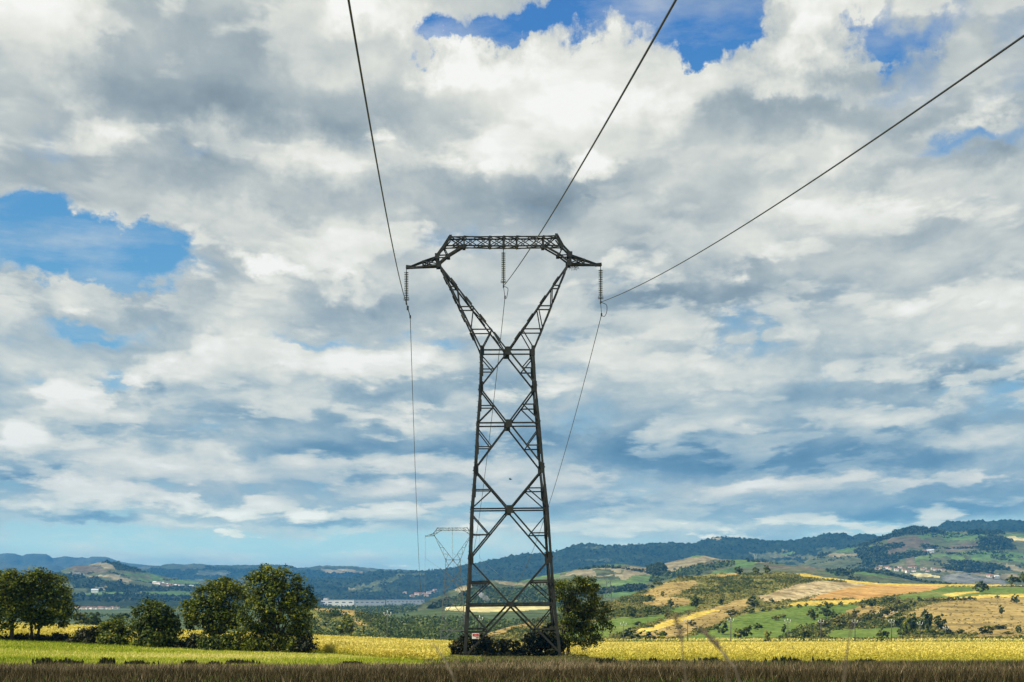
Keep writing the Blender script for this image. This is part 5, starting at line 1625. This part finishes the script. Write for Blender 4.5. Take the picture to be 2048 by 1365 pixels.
X, D, px = scatter(150000, 33, 75, -160, 2220, 1.3)
k = D < poly_at(BROWN_EDGE, px) + fr.normal(0, 1.3, len(D))
X, D = X[k], D[k]
dens = fbm2(X, D, .35, 3, 3)
pale = smooth(46, 58, D) * (1 - .75 * smooth(1150, 1550, px[k]))  # far band paler; cloud shadow painted into the blade tint towards the right
blades('dry_grass', X, D, np.clip(fr.normal(.20, .07, len(X)) + dens * .18 + (fr.random(len(X)) < .015) * fr.uniform(.1, .35, len(X)), .05, .7), fr.uniform(.018, .045, len(X)), 'drygrass', 51, 'tall dry brown grass across the front of the scene', .15 + .46 * pale, .22)
k = fr.random(len(X)) < .17
blades('green_grass', X[k] + .1, D[k], fr.uniform(.06, .20, k.sum()), fr.uniform(.03, .07, k.sum()), 'cropgreen', 52, 'short green undergrowth in the dry grass', .22, .15)

X, D, px = scatter(155000, 67, 120, -160, 960, 1.0)
k = (D > poly_at(BROWN_EDGE, px) - 1) & (D < poly_at(CROP_LEFT_EDGE, px) + 1)
X, D = X[k], D[k]
st = fbm2(X * .25, D, .22, 3, 12)
st2 = fbm2(X * .4, D * 1.5, .10, 3, 44)
o = blades('green_field', X, D, fr.uniform(.06, .20, len(X)), fr.uniform(.04, .09, len(X)), 'greengrass', 53, 'bright green stubble field with straw-coloured streaks', .36 + .45 * st2, .2, .5, .05)


X, D, px = scatter(30000, 69, 131, 850, 1290, 1.0)
k = (D > poly_at(BROWN_EDGE, px) - 2) & (D < poly_at(CROP_LEFT_EDGE, px) + 1)
blades('verge_grass', X[k], D[k], fr.uniform(.06, .26, k.sum()), fr.uniform(.04, .09, k.sum()), 'drygrass', 54, 'rank dry grass round the foot of the pylon', .38, .22)
k &= fr.random(len(X)) < .4
blades('verge_grass', X[k] + .1, D[k], fr.uniform(.06, .24, k.sum()), fr.uniform(.05, .1, k.sum()), 'cropgreen', 55, 'green weeds among the dry grass round the foot of the pylon', .3, .2)

X, D, px = scatter(14000, 66, 74, 1230, 2220, 1.0)
blades('verge_grass', X, D, fr.uniform(.10, .38, len(X)), fr.uniform(.03, .08, len(X)), 'drygrass', 56, 'dry verge between the grass and the crop', .30, .2)
k = fr.random(len(X)) < .5
blades('verge_grass', X[k] + .1, D[k], fr.uniform(.10, .34, k.sum()), fr.uniform(.04, .09, k.sum()), 'cropgreen', 57, 'green weeds on the verge before the crop', .2, .2)


def crop(name, X, D, px, mat, hmax, leaf, seed, label, per=1):
    r = np.random.default_rng(seed)
    n = len(X)
    Z = ground_z(X, D)
    row = 0.10 * fbm2(X, D, .2, 3, seed)
    f = r.uniform(0.05, 1, n) ** .7
    H = hmax * (1 + row) * r.uniform(.85, 1.12, n)
    P = np.stack([X, D, Z + f * H], -1)
    a = r.normal(size=(n, 3)); a[:, 2] = np.abs(a[:, 2]) * .9 + .2; a /= np.linalg.norm(a, axis=1)[:, None]
    b = np.cross(a, r.normal(size=(n, 3))); b /= np.linalg.norm(b, axis=1)[:, None]
    L = (leaf * r.uniform(.6, 1.3, n))[:, None]
    v = np.stack([P - a * L / 2, P + b * L * .17, P + a * L / 2, P - b * L * .17], 1).reshape(-1, 3)
    band = .32 * fbm2(X * .18, D, .045, 3, seed + 2)
    t = np.clip(.20 + .10 * smooth(-2, 12, X) + .58 * f ** 1.2 + r.normal(0, .10, n) + band, 0, 1)
    o = obj(name, mesh_np(name, v, 4, np.arange(n * 4), MAT[mat], None, False, np.repeat(t, 4)))
    return tag(o, label, 'crop', None, 'stuff')


X, D, px = scatter(660000, 71, 478, -160, 2220, 0.15)
edge = poly_at(CROP_LEFT_EDGE, px) + 0.8
far = np.interp(px, [-160, 880, 1000, 1100, 1240, 2220], [330, 330, 420, 470, 462, 470])
k = (D > edge) & (D < far)
# wheel tracks of the sprayer
tr = np.abs(((X * .93 + D * .37 + 6 * fbm2(X, D, .01, 2, 9)) % 21.0) - 10.5)
k &= ~((np.abs(tr - .9) < .32) & (D < 330))
# keep clear of the pylon base and the trees
k &= ~((np.abs(X - BASE1.x) < 6.2) & (np.abs(D - TD) < 5.5))
X, D, px = X[k], D[k], px[k]
crop('yellow_crop', X, D, px, 'crop', .95, np.interp(D, [74, 200, 480], [.15, .30, .80]), 61, 'ripening yellow crop filling the fields')
# the greener front edge of the left crop, and the green row far back on the right
n = 9000
px = fr.uniform(625, 905, n); D = poly_at(CROP_LEFT_EDGE, px) + fr.uniform(-.2, 2.2, n)
crop('green_crop_edge', (px - CX) / F * D, D, px, 'crop', .62, np.full(n, .22), 62, 'green leaves along the front edge of the crop')
n = 6000
px = fr.uniform(1195, 2200, n); D = 474 + fr.uniform(-3, 3, n)
crop('green_crop_edge', (px - CX) / F * D, D, px, 'cropgreen', 1.3, np.full(n, .9), 63, 'green row along the far side of the crop')
n = 9000
px = fr.uniform(1195, 2200, n); D = 488 + fr.uniform(0, 16, n)
crop('yellow_crop', (px - CX) / F * D, D, px, 'crop', 2.0, np.full(n, 1.0), 64, 'second yellow strip behind the green row at the foot of the hill')


# ------------------------------------------------------------------ blurred stems close to the lens
def stem(pts, rad, label, seeds=0, head=0.0):
    root_pt = Vector(pts[0])
    m = MB()
    lp = [Vector(p) - root_pt for p in pts]
    m.tube(lp, [rad * (1 - .6 * i / (len(lp) - 1)) for i in range(len(lp))], 5)
    o = m.build('grass_stem', MAT['drystem'], None)
    o.location = root_pt
    tag(o, label, 'grass stem', 'dry grass stems close to the lens')
    if head:
        h = MB()
        a, b = lp[-2], lp[-1]
        for k in range(30):
            c = a.lerp(b, k / 30)
            q = c + Vector((random.uniform(-1, 1), random.uniform(-.5, .5), random.uniform(.2, 1.3))) * head
            h.tube([c, q], [rad * .7, rad * .25], 4)
        h.build('seed_head', MAT['drystem'], o)


MAT['drystem'] = plain('dry_stem', (0.11, 0.09, 0.055), 0.8, 0, .2, 40)
stem([at(925, 1400, 4.2), at(905, 1350, 4.2), at(885, 1312, 4.25), at(864, 1284, 4.3)], .0042, 'blurred dry stem leaning across the left foot of the near pylon')
stem([at(1492, 1400, 4.0), at(1470, 1335, 4.0), at(1440, 1300, 4.05), at(1404, 1262, 4.1)], .0046, 'blurred feathery stem leaning towards the second wooden pole', head=.018)
stem([at(1376, 1400, 3.8), at(1369, 1340, 3.8), at(1364, 1290, 3.8), at(1350, 1230, 3.85)], .0030, 'faint upright stem below the second wooden pole', head=.014)
stem([at(1455, 1400, 3.6), at(1453, 1340, 3.6), at(1450, 1295, 3.6)], .0026, 'thin upright stem crossing the base of the feathery one')
stem([at(1684, 1400, 3.6), at(1690, 1340, 3.6), at(1697, 1280, 3.6), at(1708, 1236, 3.6)], .0030, 'pale upright stem below the sixth wooden pole')


# ------------------------------------------------------------------ wooden power poles
def power_pole(px, py, h_px, d, label, first=None):
    k = d / F
    h = h_px * k
    t = empty('power_pole', at(px, py, d), label, 'power pole', 'wooden poles along the foot of the hill')
    m = MB()
    m.tube([(0, 0, -.4), (0, 0, h * .5), (0, 0, h - .55)], [.17, .145, .12], 8)
    m.build('pole_shaft', MAT['pole_wood'], t, True)
    m = MB()
    for s in (-1, 1):
        m.bar((0, 0, h - .75), (s * .55, 0, h - 1.25), .10, .10)
        m.bar((s * .55, 0, h - 1.25), (s * .92, 0, h - .95), .09, .09)
    m.build('cross_arm', MAT['roof_grey'], t)
    for x, z in ((0, h - .55), (-.92, h - .95), (.92, h - .95)):
        m = MB()
        m.lathe((x, 0, z + .62), [(.05, 0), (.12, .06), (.07, .14), (.13, .22), (.07, .30), (.13, .38), (.07, .46), (.10, .62)], 7)
        m.build('pin_insulator', MAT['porcelain'], t, True)


ORD = ['first', 'second', 'third', 'fourth', 'fifth', 'sixth', 'seventh', 'eighth', 'ninth']
TXT = ['wooden pole with white insulators in front of the hedge trees near the walnut', 'wooden pole with white insulators below the wide brown bush on the dry strip',
       'wooden pole with white insulators in front of the broad dark bush', 'wooden pole with white insulators on the pasture by the small round bush',
       'wooden pole with white insulators before the yellowish bush', 'wooden pole with white insulators before the rust-tinted bush',
       'wooden pole with white insulators beside the round bush alone at the crop edge', 'wooden pole with white insulators before the tall tree cluster',
       'shortest wooden pole with white insulators, beyond the tall tree cluster']
for (px, y0, y1), lab in zip([(1247, 1244, 1290.5), (1375, 1237, 1290.5), (1461.5, 1236, 1290.5), (1575.5, 1238, 1288), (1642, 1239, 1283), (1710, 1239, 1281), (1783, 1239, 1281), (1840, 1243, 1274), (1891.5, 1252, 1270)], TXT):
    power_pole(px, y1, y1 - y0, 470 if y1 > 1286 else 486 if y1 > 1278 else 505, lab)
power_pole(775, 1277, 55, 380, 'dark wooden pole before the valley woods, behind the left part of the crop')
power_pole(959, 1276, 44, 400, 'wooden pole seen through the near pylon beside its warning sign')


# ------------------------------------------------------------------ houses, sheds
def ground_hit(px, py):
    D = np.geomspace(300, 7000, 900)
    X = (px - CX) / F * D
    P = HY - (ground_z(X, D) - EYE) / D * F
    i = int(np.argmax(P <= py)) if (P <= py).any() else len(D) - 1
    return Vector((X[i], D[i], float(ground_z(X[i], D[i]))))


def house(p, w, dep, h, rh, rz, wall, roof, label, group, windows=True, cat='house', name='house'):
    t = empty(name, p, label, cat, group, rz)
    m = MB()
    vs = [(-w / 2, -dep / 2, -1), (w / 2, -dep / 2, -1), (w / 2, dep / 2, -1), (-w / 2, dep / 2, -1), (-w / 2, -dep / 2, h), (w / 2, -dep / 2, h), (w / 2, dep / 2, h), (-w / 2, dep / 2, h),
          (-w / 2, 0, h + rh * .96), (w / 2, 0, h + rh * .96)]
    m.add(vs, [(0, 1, 5, 4), (2, 3, 7, 6), (1, 2, 6, 9, 5), (3, 0, 4, 8, 7)])
    m.build('wall', wall, t)
    r = MB()
    o = .35
    a = rh / (dep / 2)
    for s in (-1, 1):
        e = [(-w / 2 - o, s * (dep / 2 + o), h - a * o + .06), (w / 2 + o, s * (dep / 2 + o), h - a * o + .06), (w / 2 + o, 0, h + rh + .06), (-w / 2 - o, 0, h + rh + .06)]
        e2 = [(x, y, z + .16) for x, y, z in e]
        r.add(e + e2, [(0, 1, 2, 3), (7, 6, 5, 4), (0, 4, 5, 1), (1, 5, 6, 2), (2, 6, 7, 3), (3, 7, 4, 0)])
    rf = r.build('roof', roof, t)
    if windows:
        for x in (-w * .27, w * .22):
            g = MB(); g.box((x, -dep / 2 - .02, h * .55), 1.0, .06, 1.2)
            g.build('window', MAT['glass_dark'], t)
    return t


G_V = 'houses of the village under the hill'
for i, (x, y) in enumerate([(975, 420), (1012, 420), (1028, 430), (1045, 434), (1120, 413), (1095, 438), (1152, 444), (1175, 449), (1200, 411), (1216, 405), (1237, 408), (1222, 443), (1290, 431), (1308, 416), (1331, 449), (1366, 431), (1384, 436), (1413, 437), (1436, 441)]):
    p = on_ridge('village_hill', 1500 + x / 3.737, 1031 + y / 3.737)
    house(p, random.uniform(5.5, 8.5), random.uniform(5, 6.5), random.uniform(3.2, 4.6), 1.3, random.uniform(-.5, .5), MAT['wall_white'] if i % 3 else MAT['wall_cream'], MAT['roof_red'], 'pale house with a red roof in the village under the patchwork slopes', G_V)
for i, (x, y, lab) in enumerate([(1310, 291, 'white farmhouse high on the slope over the village, nearest the heath'), (1338, 294, 'middle white farmhouse of three high over the village'), (1357, 290, 'white farmhouse high over the village, nearest the green field')]):
    p = on_ridge('village_hill', 1500 + x / 3.737, 1031 + y / 3.737)
    house(p, 11, 8, 5, 2.2, random.uniform(-.4, .4), MAT['wall_white'], MAT['roof_grey'] if i else MAT['roof_red'], lab, 'farmhouses over the village')
for i, (x, y, lab) in enumerate([(1788, 458, 'red roofed house by the pale grey field near the picture edge'), (1803, 460, 'cream house joined to the red roofed one by the pale grey field'), (1845, 458, 'large white house by the pale grey field near the picture edge')]):
    p = on_ridge('village_hill', 1500 + x / 3.737, 1031 + y / 3.737)
    house(p, 8 + 2 * (i == 2), 7, 4.5, 2.2, .2 * i - .2, MAT['wall_white'] if i != 1 else MAT['wall_cream'], MAT['roof_red'] if i != 2 else MAT['roof_grey'], lab, 'houses by the pale grey field')
G_R = 'houses in the row across the valley plain'
for i in range(17):
    px = 151 + i * 5.3 + random.uniform(-1, 1)
    p = ground_hit(px, 1219 + random.uniform(-.6, .5))
    house(p, random.uniform(3.5, 5.5), 5, random.uniform(2.4, 3.6), 1.0, random.uniform(-.4, .4), MAT['wall_cream'] if i % 2 else MAT['wall_white'], MAT['roof_red'], 'pale house with red roof in the long row on the plain behind the walnut trees', G_R, False)
for px, py, lab in ((160, 1208, 'house with red roof among trees above the long row'), (166, 1207, 'white house among trees above the long row'), (273, 1201, 'house among dark trees between the long row and the blue building'), (144, 1194, 'grey-white house beside the walnut crown on the plain')):
    house(ground_hit(px, py + 2), 9, 7, 5, 2.2, .2, MAT['wall_white'], MAT['roof_red'], lab, 'scattered houses on the plain', False)
G_S = 'houses of the hamlet at the foot of the summit hill'
for i, (px, py) in enumerate([(311, 1171), (317, 1173), (322, 1172), (327, 1174), (333, 1170.5), (343, 1172), (349, 1172.5), (352, 1171.5), (363, 1174), (378, 1174.5), (383, 1173.5), (338, 1174)]):
    house(on_ridge('summit_hill', px, py), random.uniform(9, 14), 8, random.uniform(3.5, 5), 2.2, random.uniform(-.4, .4), MAT['wall_white'] if i % 3 else MAT['wall_cream'], MAT['roof_red'] if i % 2 else MAT['roof_grey'], 'white house in the hamlet at the foot of the summit hill', G_S, False)
house(on_ridge('summit_hill', 191, 1186), 14, 9, 5, 2.4, .1, MAT['wall_white'], MAT['roof_grey'], 'white house standing alone on the wooded flank of the summit hill', None, False)
G_F = 'houses at the foot of the wooded ridge'
for i, (px, py) in enumerate([(811, 1189), (826, 1193), (833, 1192), (840, 1192.5), (846, 1191.5), (852, 1193), (858, 1192), (865, 1188), (871, 1187)]):
    house(on_ridge('forest_ridge', px, py), random.uniform(10, 15), 9, random.uniform(4, 5.5), 2.4, random.uniform(-.3, .3), MAT['wall_cream'] if i % 2 else MAT['wall_white'], MAT['roof_red'], 'small pale house with red roof at the foot of the wooded ridge', G_F, False)


def shed(px0, px1, py0, py1, label, wall, roof_mat, name='warehouse', dep=30, bays=8):
    """Long flat building between two photo columns; py1 is its visible lower edge, py0 the eaves."""
    p0 = ground_hit((px0 + px1) / 2, py1)
    k = p0.y / F
    w = (px1 - px0) * k; h = (py1 - py0) * k
    t = empty(name, p0, label, 'building', 'industrial buildings on the plain')
    m = MB(); m.box((0, dep / 2, h / 2 - .5), w, dep, h + 1)
    m.build('wall', wall, t)
    r = MB(); r.box((0, dep / 2, h + .15), w + .8, dep + .8, .32)
    r.build('roof', roof_mat, t)
    for i in range(bays):
        g = MB(); x = -w / 2 + (i + .5) * w / bays
        g.box((x, -.04, h * .62), w / bays * .5, .10, h * .14)
        g.build('window_band', MAT['glass_dark'], t)
    return t


shed(626, 708, 1200.5, 1213, 'long white industrial shed on the plain before the wooded ridge', MAT['wall_white'], MAT['roof_grey'], bays=6)
shed(629, 655, 1196.5, 1211, 'tall white block rising behind the long white shed', MAT['wall_white'], MAT['roof_grey'], bays=3)
shed(709, 770, 1201, 1212, 'grey-white shed continuing the row of the long white one', MAT['shed_grey'], MAT['roof_grey'], bays=6)
shed(772, 848, 1200.5, 1210, 'long grey shed at the pylon end of the industrial row', MAT['shed_grey'], MAT['roof_grey'], bays=10)
shed(339, 350.5, 1190.5, 1212, 'pale grey tower block joined to the blue building', MAT['roof_grey'], MAT['roof_grey'], 'office_block', bays=2)
shed(350.5, 371, 1190.8, 1212, 'square blue industrial building between the small tree and the walnut crown', MAT['blue_clad'], MAT['blue_clad'], 'industrial_building', bays=4)
shed(317, 372, 1201.5, 1214, 'low grey sheds in front of the blue building', MAT['roof_grey'], MAT['roof_grey'], bays=5)

# white smoke drifting in the valley behind the pylon
sm, sb, so = new_mat('smoke')
v_ = sb.n('ShaderNodeVolumePrincipled')
v_.inputs['Color'].default_value = (1, 1, 1, 1)
v_.inputs['Density'].default_value = 0.16
sm.node_tree.links.new(v_.outputs[0], so.inputs['Volume'])
bm = bmesh.new()
c0 = at(962, 1187, 1450)
for i in range(16):
    f = i / 15
    c = at(959 + 17 * f + random.uniform(-2, 2), 1187 + 12 * f + random.uniform(-2, 2), 1450 + random.uniform(-4, 4))
    bmesh.ops.create_icosphere(bm, subdivisions=2, radius=random.uniform(1.6, 3.4) * (1 - .35 * abs(f - .4)), matrix=Matrix.Translation(c - c0))
me = bpy.data.meshes.new('smoke'); bm.to_mesh(me); bm.free(); me.materials.append(sm)
so_ = obj('smoke', me); so_.location = c0
tag(so_, 'white smoke drifting over the valley woods behind the pylon', 'smoke', None, 'stuff')


# a bird crossing the sky behind the pylon
m = MB()
b0 = at(1020, 959, 140)
m.tube([(-.22, 0, .02), (-.12, 0, .03), (0, 0, 0), (.14, 0, -.02), (.28, 0, -.03)], [.02, .07, .09, .06, .015], 7)
for s in (-1, 1):
    m.add([(-.08, 0, .03), (.10, 0, .02), (.16, s * .22, .12), (.14, s * .45, .05), (.02, s * .28, .13), (-.08, 0, .05), (.10, 0, .04), (.16, s * .22, .135), (.14, s * .45, .06), (.02, s * .28, .145)],
          [(0, 1, 2, 4), (4, 2, 3), (9, 7, 6, 5), (8, 7, 9), (0, 4, 9, 5), (4, 3, 8, 9), (3, 2, 7, 8), (2, 1, 6, 7)])
bd = m.build('bird', MAT['steel'], None)
bd.scale = (.7, .7, .7); bd.location = b0; bd.rotation_euler = (.3, .1, .5)
tag(bd, 'small dark bird flying in the sky seen through the pylon lattice', 'bird')
